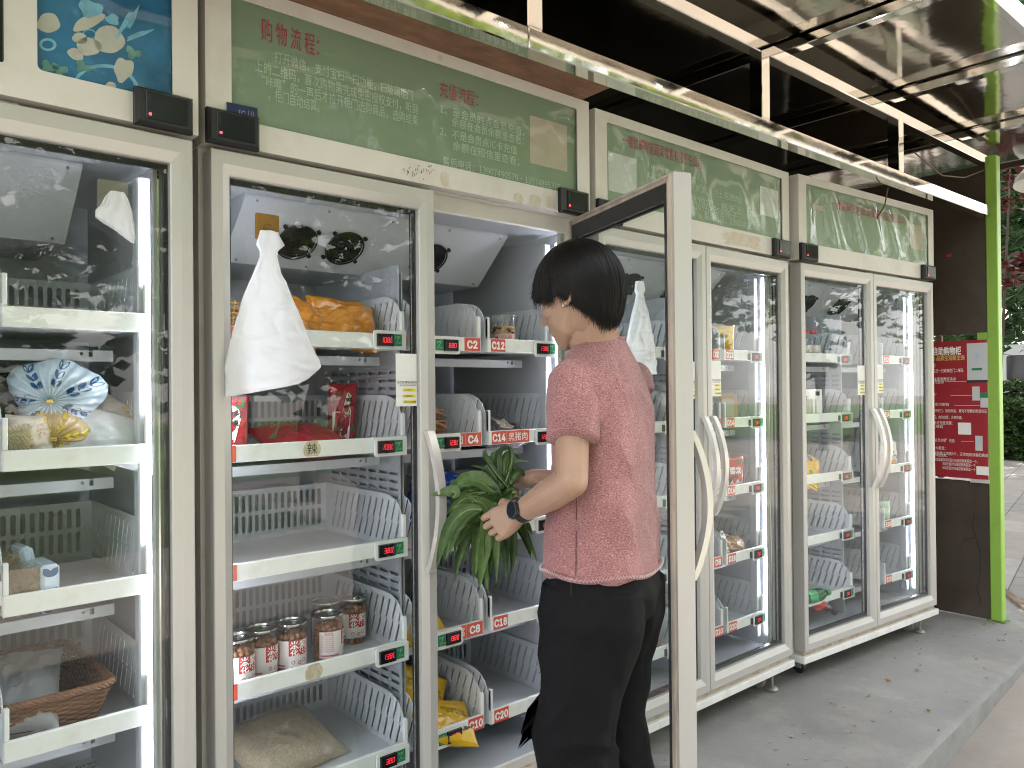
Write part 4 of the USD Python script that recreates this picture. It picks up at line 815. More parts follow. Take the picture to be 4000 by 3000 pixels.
# C4 sausages, C14 dark meat, C6 blue bag, C10 corn packs, C8 yellow packet, C2 orange pack
saus = pm('twisted_sausage', (0.36, 0.17, 0.075), .45, var=.4, vscale=40, coat=.5); zf = ZC[1]+.004
for i, (dx, dz, a) in enumerate(((0, .020, .3), (-.012, .055, -.3), (.006, .088, .2), (-.025, .118, .6))):
    T = place('sausage_bundle', 'C', (.712+dx-.0, .20+.01*i, zf+dz), rotz(a), ['lowest', 'second', 'third', 'topmost'][i]+' folded dried sausage of the pile in basket C4', 'sausage'); mb = MB()
    for j in range(4): t = np.linspace(0, 1, 20); mb.tube(np.column_stack([-.07+.14*t, .018*np.sin(PI*t)+.012*np.cos(j*1.6+5*t), .012*np.sin(j*1.6+5*t)]), .0085*np.sin(PI*np.clip(t, .06, .94))**.35, 7)
    obj('twists', mb, saus, T, smooth=True)
P = Pillow(.22, .20, .06, 75, .3, .45); T = bag('meat_pack', 'C', (.985, .235, zf+.026), rotz(-.1)@rx(-1.3), P, pm('dark_pork', (0.055, 0.028, 0.035), .25, var=.7, vscale=26, coat=.9), 'dark pork in clear shrink film in basket C14', n=40); P2 = Pillow(.245, .225, .068, 75, .32, .45); obj('shrink_film', P2.mesh(34), clear_bag, T, smooth=True)
obj('pale_label', P.patch(-.05, .5, -.5, .1, .004), pm('beige_label', (.5, .42, .3), .5), T)
blue_pl = film('blue_thin_bag', (.05, .16, .55), 1.45, .14, bump=.0030, bscale=16, milk=.85, mcol=(.010, .07, .42))
P = Pillow(.21, .20, .10, 77, .30, .35); bag('blue_bag', 'C', (.745, .19, ZC[2]+.110), rotz(-.2)@ry(.35), P, blue_pl, 'crumpled blue plastic bag behind the held greens', n=48)
zf = ZC[4]+.004
for i, (c, ry_, tl, nm) in enumerate((((.715, .145, .030), .25, -.95, 'front yellow corn pack with a clear window in basket C10'), ((.700, .25, .085), .5, -.5, 'yellow corn pack standing behind the front one in basket C10'))):
    P = Pillow(.20, .15, .055, 81+i, .12, .42); T = bag('corn_pack', 'C', (c[0], c[1], zf+c[2]), rotz(-.15)@ry(ry_)@rx(tl), P, yellow_pl, nm, n=34); obj('corn_window', P.shape(Polygon([(-.9, -.6), (.15, -.72), (.38, -.45), (-.1, .1), (-.9, .2)]).buffer(.04), .0012), pm('corn_in_window', (.56, .33, .10), .3, var=.3, vscale=60, coat=.7, stretch=(1, 6, 6)), T, smooth=True)
    k = MB(); P.text('玉米', .26, .42, -.55, k, 34, 2, rot=.3); P.text('糯玉米 鲜食玉米棒', .10, -.1, .42, k, 24, 0, rot=-.2); P.text('营养成分 配料 水果玉米', .07, .05, .25, k, 20, 0, rot=-.2); obj('black_lettering', k, black_ink, T)
P = Pillow(.15, .11, .05, 84, .15); bag('yellow_packet', 'C', (.66, .17, ZC[3]+.04), rx(-.9), P, yellow_pl, 'corner of a yellow packet in basket C8 at the door frame')
P = Pillow(.10, .12, .05, 85, .15); bag('orange_packet', 'C', (.655, .30, ZC[0]+.07), rotz(-.3), P, orange, 'orange packet at the door frame in basket C2')
# hook cards and the hanging bag
hook_amber = film('amber_hook_card', (.72, .52, .22), 1.5, .1, milk=.30, mcol=(.34, .23, .08)); hook_clear = film('clear_hook_card', (.86, .84, .72), 1.5, .1, milk=.16, mcol=(.5, .48, .4))
def hook(cab, x0, x1, z0, z1, mat, label):
    T = place('adhesive_hook', cab, (x0, .0195, z0), np.eye(3), label, 'hook'); w, h = x1-x0, z1-z0; obj('card', MB().prism(rrect(0, 0, w, h, .004), .0016, XZ(-.0016)), mat, T)
    a = np.linspace(.3, 2*PI-.3, 14); mb = MB().tube([(w/2+.011*math.sin(t), -.006, h*.45-.010*math.cos(t)) for t in a], .0012, 5); mb.tube([(w/2-.010, -.004, h*.42), (w/2+.010, -.004, h*.42)], .0016, 5).tube([(w/2, -.003, h*.45), (w/2, -.010, h*.25), (w/2, -.016, h*.12), (w/2, -.012, h*.04)], .0014, 5)
    obj('wire_hook', mb, pm('bronze_wire', (.16, .11, .05), .35, metal=.8), T); return T
hook('C', .116, .173, 1.615, 1.676, hook_amber, 'amber adhesive hook card on the left door of the open fridge')
hook('B', 1.009, 1.065, 1.630, 1.692, hook_clear, 'clear adhesive hook card on the glass of the nearest fridge')
# hanging white bag on C: a cone of thin film
def hang(name, cab, xc, prof, y, seed, label, mat, skew=0.0):
    """prof: (z, half width, x shift); a soft flattened bag with creases"""
    T = place(name, cab, (xc, y, 0), np.eye(3), label, 'bag'); zs = np.array([q[0] for q in prof]); hw_ = np.array([q[1] for q in prof]); sh = np.array([q[2] for q in prof]); nz, na = 70, 60
    Z = np.linspace(zs.max(), zs.min(), nz); W_ = np.interp(-Z, -zs, hw_); S_ = np.interp(-Z, -zs, sh); rows = []
    for i in range(nz):
        a = np.linspace(0, 2*PI, na); fr = i/(nz-1); fold = .10*np.cos(5*a+seed)*(1-fr)+.05*np.cos(9*a+2*seed+6*fr)
        x = W_[i]*np.cos(a)*(1+.3*fold)+S_[i]; yy = np.sin(a)*np.minimum(.020, .35*W_[i]+.004)*(1+fold*2)*(1-.45*fr)
        n_ = meshkit.fbm(np.stack([x*22, np.full(na, Z[i]*26), np.sin(a)*3+seed], -1), 3)-.5; cr = 1-np.abs(meshkit.noise(np.stack([x*18+Z[i]*13, np.full(na, Z[i]*34), np.sin(a)], -1))-.5)*2
        yy = yy+np.where(np.sin(a) < 0, -1, .3)*(.010*n_+.006*cr**7)
        rows.append(np.stack([x, np.minimum(yy, .012), np.full(na, Z[i])+.014*(x-S_[i])/max(.02, W_[i])*skew*fr], -1))
    obj('body', MB().grid(np.array(rows)), mat, T, smooth=True); return T
hang('hanging_bag', 'C', .13, [(1.630, .020, .005), (1.612, .026, .006), (1.600, .032, .008), (1.585, .020, .004), (1.575, .019, .003), (1.54, .030, 0), (1.48, .058, 0), (1.40, .086, .004), (1.345, .105, .010), (1.330, .112, .016), (1.312, .112, .018), (1.290, .100, .006), (1.272, .085, -.010)], -.012, 2.0, 'large white thin plastic bag hanging from the amber hook', white_bag, 1.0)
hang('hanging_bag', 'B', 1.038, [(1.665, .012, 0), (1.652, .020, 0), (1.632, .028, .001), (1.615, .034, -.004), (1.600, .036, -.003), (1.590, .030, .004), (1.580, .018, .012)], -.004, 4.0, 'short white plastic bag bunched on the clear hook', white_bag, -1.0)
hang('hanging_bag', 'D', .20, [(1.63, .015, 0), (1.60, .022, 0), (1.585, .014, 0), (1.50, .045, 0), (1.40, .075, 0), (1.31, .085, 0)], -.012, 5.0, 'pale plastic bag seen through the open door glass', white_bag, .5)
# fridge behind the open door
zf = [z+.004 for z in ZC]
P = Pillow(.16, .15, .06, 91, .1, .4); T = bag('yellow_pouch', 'D', (.955, .20, zf[0]+.072), rotz(-.6), P, yellow_pl, 'yellow pouch in basket D12', n=24); k = MB(); P.text('豆奶', .2, -.3, .2, k, 28, 1); obj('white_lettering', k, white_ink, T)
T = place('kraft_box', 'D', (.945, .16, zf[1]), rotz(-.55), 'brown kraft paper box with a window in basket D14', 'box'); kp = pm('kraft_paper', (.36, .25, .14), .8, var=.08); obj('body', MB().cbox(-.045, .045, -.03, .03, 0, .125, .003), kp, T); obj('window', MB().flat(rrect(-.028, .012, .030, .112, .012), XZ(-.0308)), pm('grey_window', (.36, .34, .31), .3), T); obj('nuts', MB().flat(rrect(-.026, .012, .028, .034, .010), XZ(-.0314)), pm('pale_nuts', (.5, .40, .2), .6, var=.4, vscale=90), T); obj('fold_top', MB().prism(Polygon([(-.03, .125), (.03, .125), (0, .138)]), .086, YZ(-.043)), kp, T)
for i, (x, nm) in enumerate(((.905, 'left red cereal pouch in basket D16'), (1.005, 'right red cereal pouch in basket D16'))):
    P = Pillow(.105, .145, .035, 95+i, .06, .4); T = bag('red_cereal_pouch', 'D', (x, .16, zf[2]+.073), rotz(-.35), P, pm('scarlet_pouch', (.46, .035, .01), .3, coat=.5, var=.08, vscale=12), nm, n=22); k = MB(); P.text('香米', .30, -.62, .05, k, 40, 3); k.add(*P.shape(Polygon([(-.75, -.75), (-.3, -.35), (-.1, -.6), (.2, -.3), (.55, -.55), (.75, -.25), (.7, -.85), (-.7, -.9)]), .0012).arr()); obj('white_print', k, white_ink, T); obj('blue_edge', P.shape(sbox(.84, -.9, .97, .8), .0012), pm('blue_edge', (.05, .16, .4), .4), T); obj('green_badge', P.shape(rrect(.3, .62, .62, .86, .05), .0012), pm('leaf_green_print', (.03, .16, .03), .4), T); obj('chocolate_rings', P.shape(shapely.union_all([Point(-.3, -.2).buffer(.12, 6), Point(-.05, -.12).buffer(.12, 6), Point(.15, -.2).buffer(.1, 6), Point(-.5, -.3).buffer(.1, 6)]), .0014), pm('chocolate_print', (.10, .035, .015), .5), T)
foil = pm('silver_foil_bag', (.62, .61, .59), .22, metal=.8, bump=.006, bscale=30, var=.1); P = Pillow(.16, .12, .05, 98, .3, .4); bag('silver_snack_bag', 'D', (.90, .20, zf[3]+.06), rotz(-.4)@rx(-.6), P, foil, 'silver snack bag in basket D18'); P = Pillow(.15, .10, .05, 99, .25, .4); bag('brown_snack_bag', 'D', (.99, .17, zf[3]+.05), rotz(-.4)@ry(.3)@rx(-.7), P, pm('brown_snack_foil', (.30, .16, .06), .3, var=.5, vscale=26, coat=.5), 'brown and gold snack bag in basket D18')
T = place('blue_cup', 'D', (.80, .22, zf[4]), np.eye(3), 'blue plastic cup in the bottom of the fridge behind the open door', 'cup'); obj('wall', MB().lathe([(0, .002), (.026, .002), (.032, .10), (.034, .102), (.031, .100), (.025, .006), (0, .006)]), pm('blue_cup_plastic', (.02, .05, .30), .3), T, smooth=30)
P = Pillow(.20, .15, .06, 101, .15, .4); T = bag('crisp_bag', 'D', (.33, .19, zf[1]+.07), rotz(-.35)@ry(.2), P, pm('cream_print_bag', (.56, .50, .36), .35, var=.35, vscale=24, coat=.4), 'cream printed snack bag seen through the open door glass'); obj('orange_biscuit_print', P.shape(Polygon([(.0, -.9), (.8, -.9), (.55, -.1), (.2, .1)]), .0014), orange, T, smooth=True); obj('leaf_print', P.shape(shapely.union_all([leaf_poly(-.7+.22*i, .2+.2*(i % 3), .3, .07, .9+i) for i in range(7)]), .0014), pm('olive_print', (.2, .24, .12), .4), T)
P = Pillow(.22, .12, .06, 103, .25, .4); bag('brown_bread_bag', 'D', (.40, .20, zf[4]+.055), rotz(-.2)@rx(-.7), P, pm('bread_bag', (.40, .27, .13), .35, var=.4, vscale=14, coat=.6), 'bag of brown food in the lowest basket behind the open door')
# farthest fridge
cap_red = pm('red_bottle_cap', (.55, .02, .015), .35); water = film('clear_bottle', (.86, .9, .92), 1.4, .05, milk=.06); blabel = pm('red_white_bottle_label', (.6, .55, .52), .4, var=.3, vscale=30)
def bottle(cab, loc, h, r, body, cap, lab, label, R=np.eye(3)):
    T = place('drink_bottle', cab, loc, R, label, 'bottle'); obj('body', MB().lathe([(0, .001), (r*.9, .001), (r, .006), (r, h*.55), (r*.94, h*.6), (r, h*.64), (r*.9, h*.74), (r*.42, h*.88), (r*.42, h*.93)], n=20), body, T, smooth=40); obj('cap', MB().lathe([(r*.46, h*.9), (r*.46, h), (0, h)], n=16), cap, T, smooth=40); L = obj('bottle_label', MB().lathe([(r*1.012, h*.28), (r*1.012, h*.52)], n=20), lab, T, smooth=True); return T
for i in range(3):
    for j in range(2): bottle('E', (.215+.066*i, .155+.075*j, zf[0]), .145, .030, water, cap_red, blabel, ['left', 'middle', 'right'][i]+(' front' if j == 0 else ' rear')+' clear bottle with a red cap in the top basket of the farthest fridge')
bk = pm('white_box_card', (.74, .73, .70), .5)
for i, (x, nm, tx) in enumerate(((.205, 'white drink carton with large lettering at the left door edge', '来酒'), (.275, 'middle white carton with fine print', '配料水糯米'), (.335, 'slim white carton with a black square', '酒酿'))):
    T = place('white_box', 'E', (x, .15, zf[1]), rotz(-.3), nm, 'carton'); obj('body', MB().cbox(-.028, .028, -.025, .04, 0, .148, .002), bk, T); k = MB()
    if i == 0: V, F, tw = letters('eVISI', .018, 34, 1, latin=True); k.add(V+[-tw/2, -.0256, .098], F); V, F, tw = letters('茶菲', .022, 34, 1); k.add(V+[-tw/2, -.0256, .066], F); V, F, tw = letters('酒', .012, 26); k.add(V+[.004, -.0256, .012], F)
    else:
        for j in range(10): V, F, tw = letters(tx, .006, 18); k.add(V*[min(1, .044/tw), 1, 1]+[-.022, -.0256, .095-j*.009], F)
        if i == 2: k.box(-.012, .012, -.0257, -.0252, .118, .138)
    obj('lettering', k, pm('brown_box_print', (.16, .09, .06), .5) if i < 1 else black_ink, T)
P = Pillow(.20, .16, .07, 111, .12, .4); T = bag('crisp_bag', 'E', (.265, .165, zf[2]+.062), rotz(-.25)@ry(.45)@rx(-.35), P, yellow_pl, 'yellow bag of chips lying against the side of the farthest fridge', n=30); obj('chips_print', P.shape(shapely.union_all([leaf_poly(-.7+.17*i, -.5+.13*((i*5) % 9), .42, .05, 1.2+.5*math.sin(i*2.2)) for i in range(9)]).intersection(sbox(-.9, -.9, .9, .9)), .0014), pm('chips_print', (.55, .27, .06), .4, var=.2), T, smooth=True); obj('green_print', P.shape(Polygon([(-.95, -.95), (.95, -.95), (.6, -.6), (.0, -.72), (-.6, -.5)]).union(Point(.1, -.35).buffer(.13)), .0016), pm('bag_green_print', (.08, .22, .03), .4), T, smooth=True); k = MB(); P.text('薯条', .24, -.3, .42, k, 32, 2); obj('blue_lettering', k, pm('blue_print', (.03, .08, .25), .4), T)
bottle('E', (.235, .15, zf[4]+.03), .20, .030, pm('dark_cola', (.02, .008, .006), .1, coat=1.0), black, pm('red_cola_label', (.5, .015, .02), .35, coat=.3), 'lying dark bottle with a red label in the lowest basket', R=rotz(-.3)@ry(2.05)); bottle('E', (.15, .13, zf[4]+.03), .20, .031, film('green_bottle', (.10, .5, .22), 1.45, .05, milk=.25, mcol=(.02, .22, .08)), pm('green_cap', (.02, .2, .06), .4), pm('green_bottle_label', (.04, .25, .10), .4, coat=.3), 'lying green bottle beside the dark one', R=rotz(-.2)@ry(1.5))
bottle('E', (.893, .16, zf[0]), .150, .022, pm('brown_sauce', (.10, .05, .02), .15, coat=.8), cap_red, blabel, 'sauce bottle with a red cap behind label E12')
T = place('white_packet', 'E', (.885, .15, zf[1]), rotz(-.4), 'slim white packet with green marks in basket E14', 'packet'); obj('body', MB().cbox(-.018, .018, -.015, .02, 0, .10, .003), bk, T); k = MB(); [k.box(-.008, .008, -.0156, -.0151, .02+.02*i, .03+.02*i) for i in range(4)]; obj('marks', k, green_ink, T)
T = place('green_vegetable_pack', 'E', (.985, .15, zf[2]), rotz(-.45), 'white carry pack printed with green vegetables in basket E16', 'packet'); obj('body', MB().prism(rrect(-.05, 0, .05, .105, .006).union(rrect(-.045, .09, .045, .152, .015)).difference(rrect(-.025, .125, .025, .142, .008)), .03, XZ(-.015)), bk, T); obj('green_photo', MB().flat(sbox(-.048, .002, .048, .052), XZ(-.0158)), pm('salad_print', (.035, .13, .025), .5, var=.9, vscale=60), T); obj('orange_slice', MB().flat(Point(.032, .045).buffer(.015), XZ(-.0164)), orange, T); k = MB(); V, F, tw = letters('green', .026, 34, 1, latin=True); k.add(V+[-tw/2, -.0160, .062], F); V, F, tw = letters('畦元素', .010, 24); k.add(V+[-.002, -.0160, .092], F); obj('lettering', k, green_ink, T)
P = Pillow(.11, .125, .04, 117, .1, .4); T = bag('green_pouch', 'E', (.915, .15, zf[3]+.064), rotz(-.5), P, pm('green_white_pouch', (.32, .46, .34), .35, var=.7, vscale=20, coat=.4), 'green and white pouch in basket E18', n=22)
# ================================================================ header signs
def sign_text(mb, n, t, a, b, h, y, px=26, bold=0):
    """a line of lettering between two points of the sign, given by where they show in the photograph"""
    p, q = on_y(n, *a, y), on_y(n, *b, y); V, F, tw = letters(t, h, px, bold); W_ = q[0]-p[0]; zb = (p[2]+q[2])/2
    mb.add(np.column_stack([p[0]+V[:, 0]*W_/tw, np.full(len(V), y), zb+V[:, 2]]), F)
SY = .0105
card_tan = pm('faded_card', (.42, .37, .31), .6, var=.08, vscale=20); card_pale = pm('pale_blank_card', (.50, .54, .52), .6, var=.06, vscale=20)
def board(H_, n, x0, x1, z0, mat, seed, amp=.006):
    B_ = xf('sign_panel', H_); obj('printed_sheet', MB().box(x0-.006, x1+.006, .0115, .0135, z0-.006, 2.149), mat, B_)
    obj('clear_film', film_sheet(x0-.001, x1+.001, z0-.001, 2.1435, .0050, amp, seed), wrinkle, B_, smooth=True); return B_
B_ = board(HC, 'C', .057, 1.147, 1.872, sign_green, 1.3); k = MB()
sign_text(k, 'C', '购 物 流 程：', (1020, 142), (1275, 226), .040, SY, 40, 0); sign_text(k, 'C', '充值流程：', (1716, 372), (1890, 420), .034, SY, 36, 0); obj('red_lettering', k, sign_red_ink, B_)
k = MB()
for t, a, b in (('打开微信、支付宝扫一扫功能，扫玻璃柜门', (1071, 240), (1615, 390)), ('上的二维码，首次购物需完成免密授权支付，听到', (995, 268), (1634, 448)), ('“咔嚓”的一声后才拉开柜门选购商品，选购结束', (1004, 330), (1634, 486)), ('，柜门自动结算。', (1045, 385), (1265, 438)),
    ('1、是会员的点会员充值，', (1717, 462), (2066, 512)), ('余额在会员余额里查看；', (1765, 498), (2062, 560)), ('2、不是会员点IC卡充值', (1717, 532), (2020, 596)), ('余额在短信里查看；', (1768, 590), (2047, 642)), ('售后电话：13907490579·13974895319', (1729, 650), (2189, 738))):
    sign_text(k, 'C', t, a, b, .0215 if a[0] < 1500 else .020, SY)
obj('pale_lettering', k, sign_pale_ink, B_); p, q = on_y('C', 2069, 455, SY), on_y('C', 2216, 672, SY)
obj('blank_card', MB().box(p[0], q[0], SY, .0114, q[2], p[2]+.005), card_tan, B_)
B_ = board(HD, 'D', .057, 1.147, 1.885, pm('sage_green_print_light', (0.23, 0.31, 0.22), .5, var=.05, vscale=1.5), 2.7, .010); k = MB()
sign_text(k, 'D', '一楼优鲜智能蔬菜零售有限责任公司', (2432, 562), (2742, 660), .034, SY, 32, 0); obj('red_lettering', k, sign_red_ink, B_); k = MB()
for t, a, b in (('林地散养土鸡、土鸡蛋', (2540, 672), (2720, 716)), ('水库鱼、老鸭，宁乡流沙河土花猪肉，', (2514, 702), (2910, 786)), ('净菜请微信预定，每天上', (2560, 760), (2900, 830)), ('上午8：30分送菜到柜子', (2620, 800), (2880, 850)), ('售后电话：13907490579', (2750, 855), (2960, 897))): sign_text(k, 'D', t, a, b, .022, SY)
obj('pale_lettering', k, sign_pale_ink, B_)
for a, b in (((2375, 590), (2488, 770)), ((2968, 725), (3040, 855))): p, q = on_y('D', *a, SY), on_y('D', *b, SY); obj('blank_card', MB().box(p[0], q[0], SY, .0114, q[2], p[2]), card_pale, B_)
B_ = board(HE, 'E', .057, 1.147, 1.885, pm('sage_green_print_light', (0.2, .3, .2), .5), 5.1, .016); k = MB()
sign_text(k, 'E', '一楼优鲜智能蔬菜零售有限责任公司', (3246, 806), (3540, 880), .034, SY, 32, 0); obj('red_lettering', k, sign_red_ink, B_)
for a, b in (((3554, 872), (3607, 980)), ((3172, 796), (3215, 826))): p, q = on_y('E', *a, SY), on_y('E', *b, SY); obj('blank_card', MB().box(p[0], q[0], SY, .0114, q[2], p[2]), card_tan, B_)
# blue poster of vegetables
B_ = board(HB, 'B', .904, 1.148, 1.872, pm('deep_blue_poster', (0.012, 0.12, 0.26), .45, var=.55, vscale=6), 8.2, .004)
Bp = lambda u, v: on_y('B', u*.5425, v*.5425, SY)[[0, 2]]
def blob(c, ru, rv, rot=0, n=26, wob=.05, seed=0):
    t = np.linspace(0, 2*PI, n, endpoint=False); rr = 1+wob*np.sin(3*t+seed)+wob*.6*np.sin(5*t+2*seed); x, z = ru*np.cos(t)*rr, rv*np.sin(t)*rr; return Polygon([Bp(c[0]+a*math.cos(rot)-b*math.sin(rot), c[1]+a*math.sin(rot)+b*math.cos(rot)) for a, b in zip(x, z)]).buffer(0)
pale = MB(); pale_s = [blob((350, 165), 82, 72), blob((640, 155), 125, 48, -.45), blob((785, 285), 112, 100, .2, seed=1), blob((575, 275), 55, 40, .2), blob((640, 335), 90, 65, .1, seed=2), blob((890, 500), 70, 85, .2, seed=3, wob=.12), blob((800, 615), 38, 26, .2), blob((545, 390), 62, 40, .5)]
for s_ in pale_s: pale.flat(s_, XZ(SY+.0004))
obj('pale_vegetables', pale, pm('pale_vegetable_print', (.46, .45, .42), .5, var=.12, vscale=14), B_); lt = MB()
for c, a, b, r_ in (((900, 170), 110, 20, 2.1), ((960, 130), 90, 16, 2.0), ((1000, 250), 100, 18, -.35), ((650, 60), 90, 60, .3), ((810, 140), 50, 38, .3)): lt.flat(blob(c, a, b, r_, wob=.14, seed=c[0]), XZ(SY+.0002))
obj('blue_leaves', lt, pm('light_blue_leaf_art', (.16, .40, .58), .5, var=.3, vscale=30), B_); rg = MB()
for c, r0, r1 in (((645, 245), 50, 40), ((345, 320), 62, 40), ((760, 640), 240, 215)): rg.flat(blob(c, r0, r0*.75, .1, wob=0).difference(blob(c, r1, r1*.72, .1, wob=0)), XZ(SY+.0007))
obj('ring_outlines', rg, pm('light_blue_leaf_art', (.16, .4, .58), .5), B_); dk = MB()
for c in ((430, 500), (600, 480), (350, 480), (960, 380)): dk.flat(blob(c, 60, 34, .4, wob=.3, seed=c[1]), XZ(SY+.0001))
obj('green_sprigs', dk, pm('teal_sprigs', (.10, .26, .24), .5, var=.4, vscale=40), B_)
obj('dark_screen', MB().cbox(.050, .852, -.003, .010, 1.869, 2.145, .004), black_gloss, HB)
T = place('payment_card', 'C', (.045, -.004, 1.868), ry(-.03), 'dark blue card tucked behind the left card reader of the open fridge', 'card'); obj('card', MB().cbox(0, .070, 0, .0008, -.02, .036, .0002), pm('navy_card', (.012, .02, .075), .3), T); k = MB(); V, F, tw = letters('IC', .012, 24, latin=True); k.add(V+[.025, -.0005, .012], F); [k.box(.048+.006*i, .049+.006*i, -.0006, -.0004, .004, .026) for i in range(3)]; obj('print', k, pm('silver_card_print', (.3, .32, .4), .4), T)
# scraps of torn tape and peeled paint on the headers
tape = pm('torn_pale_tape', (.56, .50, .42), .65, var=.12, vscale=30, bump=.001, bscale=60)
def peel(H_, n, u, v, wd, ht, seed, mat=tape, name='torn_tape'):
    p = on_y(n, u, v, -.0006); t = np.linspace(0, 2*PI, 40, endpoint=False); rr = 1+.35*(np.array([float(meshkit.fbm(np.array([math.cos(a)*2.2+seed, math.sin(a)*2.2, seed]), 3)) for a in t])-.5)*2
    obj(name, MB().flat(Polygon(np.column_stack([p[0]+wd/2*rr*np.sign(np.cos(t))*np.abs(np.cos(t))**.55, p[2]+ht/2*rr*np.sign(np.sin(t))*np.abs(np.sin(t))**.55])).buffer(0), XZ(-.0007)), mat, H_)
for u, v, w_, h_, s_ in ((1738, 700, .024, .036, 1.), (2025, 775, .03, .03, 2.), (2090, 785, .05, .03, 3.), (2150, 790, .04, .035, 4.), (1720, 225, .014, .018, 5.)): peel(HC, 'C', u, v, w_, h_, s_)
peel(HD, 'D', 2900, 940, .30, .050, 6.0); sp = MB()
for i in range(16): p = on_y('C', 1590+RNG.uniform(0, 110), 650+RNG.uniform(0, 55), 0); sp.tube([(p[0], -.0008, p[2]), (p[0]+RNG.uniform(-.004, .004), -.0008, p[2]+RNG.uniform(.001, .006))], .0007, 4)
for i in range(12): p = on_y('D', 2695+RNG.uniform(0, 50), 905+RNG.uniform(0, 18), 0); sp.tube([(1.25048+p[0]-1.25048, -.0008, p[2]), (p[0]+RNG.uniform(-.003, .003), -.0008, p[2]+.008)], .0006, 4)
obj('scratch_marks', sp, pm('dark_scratches', (.12, .09, .07), .8), HC)
# ================================================================ red instruction board on the end wall
T = xf('red_poster', None, (4.0, 0, 0), 0, 'red instruction board hung between the dark end panels', 'poster'); BX = .068
Pq = lambda u, v: on_x_end(u, v)
def on_x_end(u, v):
    r = ray(u, v); w = CAM+r*((4.068-CAM[0])/r[0]); return w[1], w[2]
YZf = lambda x: (lambda V: np.column_stack([np.full(len(V), x), V[:, 0], V[:, 1]]))
obj('board', MB().cbox(BX, BX+.008, -.208, .62, .758, 1.512, .001), pm('red_board', (.30, .012, .022), .35, var=.06, vscale=4, coat=.3), T)
def ptext(mb, t, a, b, h, px=24, bold=0):
    """lettering read along -y; a, b: where its ends show"""
    (y0, z0), (y1, z1) = on_x_end(*a), on_x_end(*b); V, F, tw = letters(t, h, px, bold); s_ = (y1-y0)/tw; mb.add(np.column_stack([np.full(len(V), BX-.0008), y0+V[:, 0]*s_, (z0+z1)/2+V[:, 2]]), F)
Z_ = lambda u, v: (3630+u*.6297, 1300+v*.6303)
k = MB(); g2 = MB(); ptext(k, '智能自助购物柜', Z_(-50, 136), Z_(200, 132), .035, 34, 1); ptext(g2, '贴心服务 品质生活新主张', Z_(-60, 172), Z_(222, 166), .021, 26, 1)
for t, a, b, h in (('购物流程：', (-40, 212), (54, 212), .016), ('微信或支付宝扫一扫玻璃柜门二维码', (-60, 244), (212, 244), .016), ('如几天未使用微信请点', (-30, 296), (166, 294), .015), ('使用完整版', (-10, 312), (92, 312), .015), ('“购物”', (-20, 392), (56, 392), .014), ('输入支付密码', (-10, 452), (124, 450), .014), ('听到一声后才拉开柜门，选购商品，看完不想要的商品切记', (-80, 492), (358, 490), .014), ('关上柜门，自动结算，方便快捷。', (-20, 532), (216, 530), .014), ('会员注册与充值流程：', (-30, 566), (158, 566), .016), ('扫二维码', (0, 588), (86, 588), .015), ('点“会员余额”充值', (0, 674), (158, 674), .015), ('购物大奉送：', (0, 722), (114, 722), .016), ('体验免费领农家散养土鸡蛋3个，正常购物流程扣费后', (-80, 756), (366, 758), .014), ('返回鸡蛋费用。', (10, 766), (122, 766), .014), ('充值金额200元返10元或送精美菜篮一个。', (30, 798), (310, 800), .014), ('300元返20元或送精美菜篮一个', (82, 822), (288, 826), .014), ('500元返30元或送精美菜篮一个', (82, 848), (288, 852), .014)): ptext(k, t, Z_(*a), Z_(*b), h)
for a, b in (((98, 303), (230, 303)), ((130, 388), (264, 388)), ((155, 450), (312, 450)), ((198, 672), (276, 672))):
    (y0, z0), (y1, z1) = on_x_end(*Z_(*a)), on_x_end(*Z_(*b)); k.add([(BX-.0008, y0, z0-.001), (BX-.0008, y1, z1-.001), (BX-.0008, y1, z1+.001), (BX-.0008, y0, z0+.001)], [(0, 1, 2, 3)])
obj('white_lettering', k, white_ink, T); obj('gold_lettering', g2, pm('gold_print', (.55, .38, .10), .5), T)
def pcard(a, b, mat, name, d=.0006): (y0, z0), (y1, z1) = on_x_end(*Z_(*a)), on_x_end(*Z_(*b)); obj(name, MB().box(BX-d-.0004, BX-d+.0002, min(y0, y1), max(y0, y1), min(z0, z1), max(z0, z1)), mat, T)
pcard((233, 66), (362, 292), pm('grey_phone_screen', (.52, .54, .57), .4), 'screen_picture'); pcard((232, 293), (363, 308), black_ink, 'screen_bar'); pcard((264, 219), (328, 232), green_label, 'green_button', .0012); pcard((280, 128), (308, 164), skyb, 'blue_drawing', .0012)
pcard((266, 333), (314, 420), pm('grey_phone_screen', (.52, .54, .57), .4), 'screen_picture'); pcard((316, 370), (364, 402), green_label, 'green_header'); pcard((317, 403), (365, 464), pm('grey_phone_screen', (.52, .54, .57), .4), 'screen_picture'); pcard((178, 556), (260, 632), card_white, 'blank_card'); pcard((285, 638), (332, 732), pm('grey_phone_screen', (.52, .54, .57), .4), 'screen_picture'); pcard((286, 668), (330, 682), skyb, 'blue_row', .0012); pcard((292, 826), (369, 884), card_white, 'blank_card')
obj('lower_clip', MB().cbox(BX-.004, BX+.004, -.215, -.12, .738, .757, .001), steel_brushed, T)
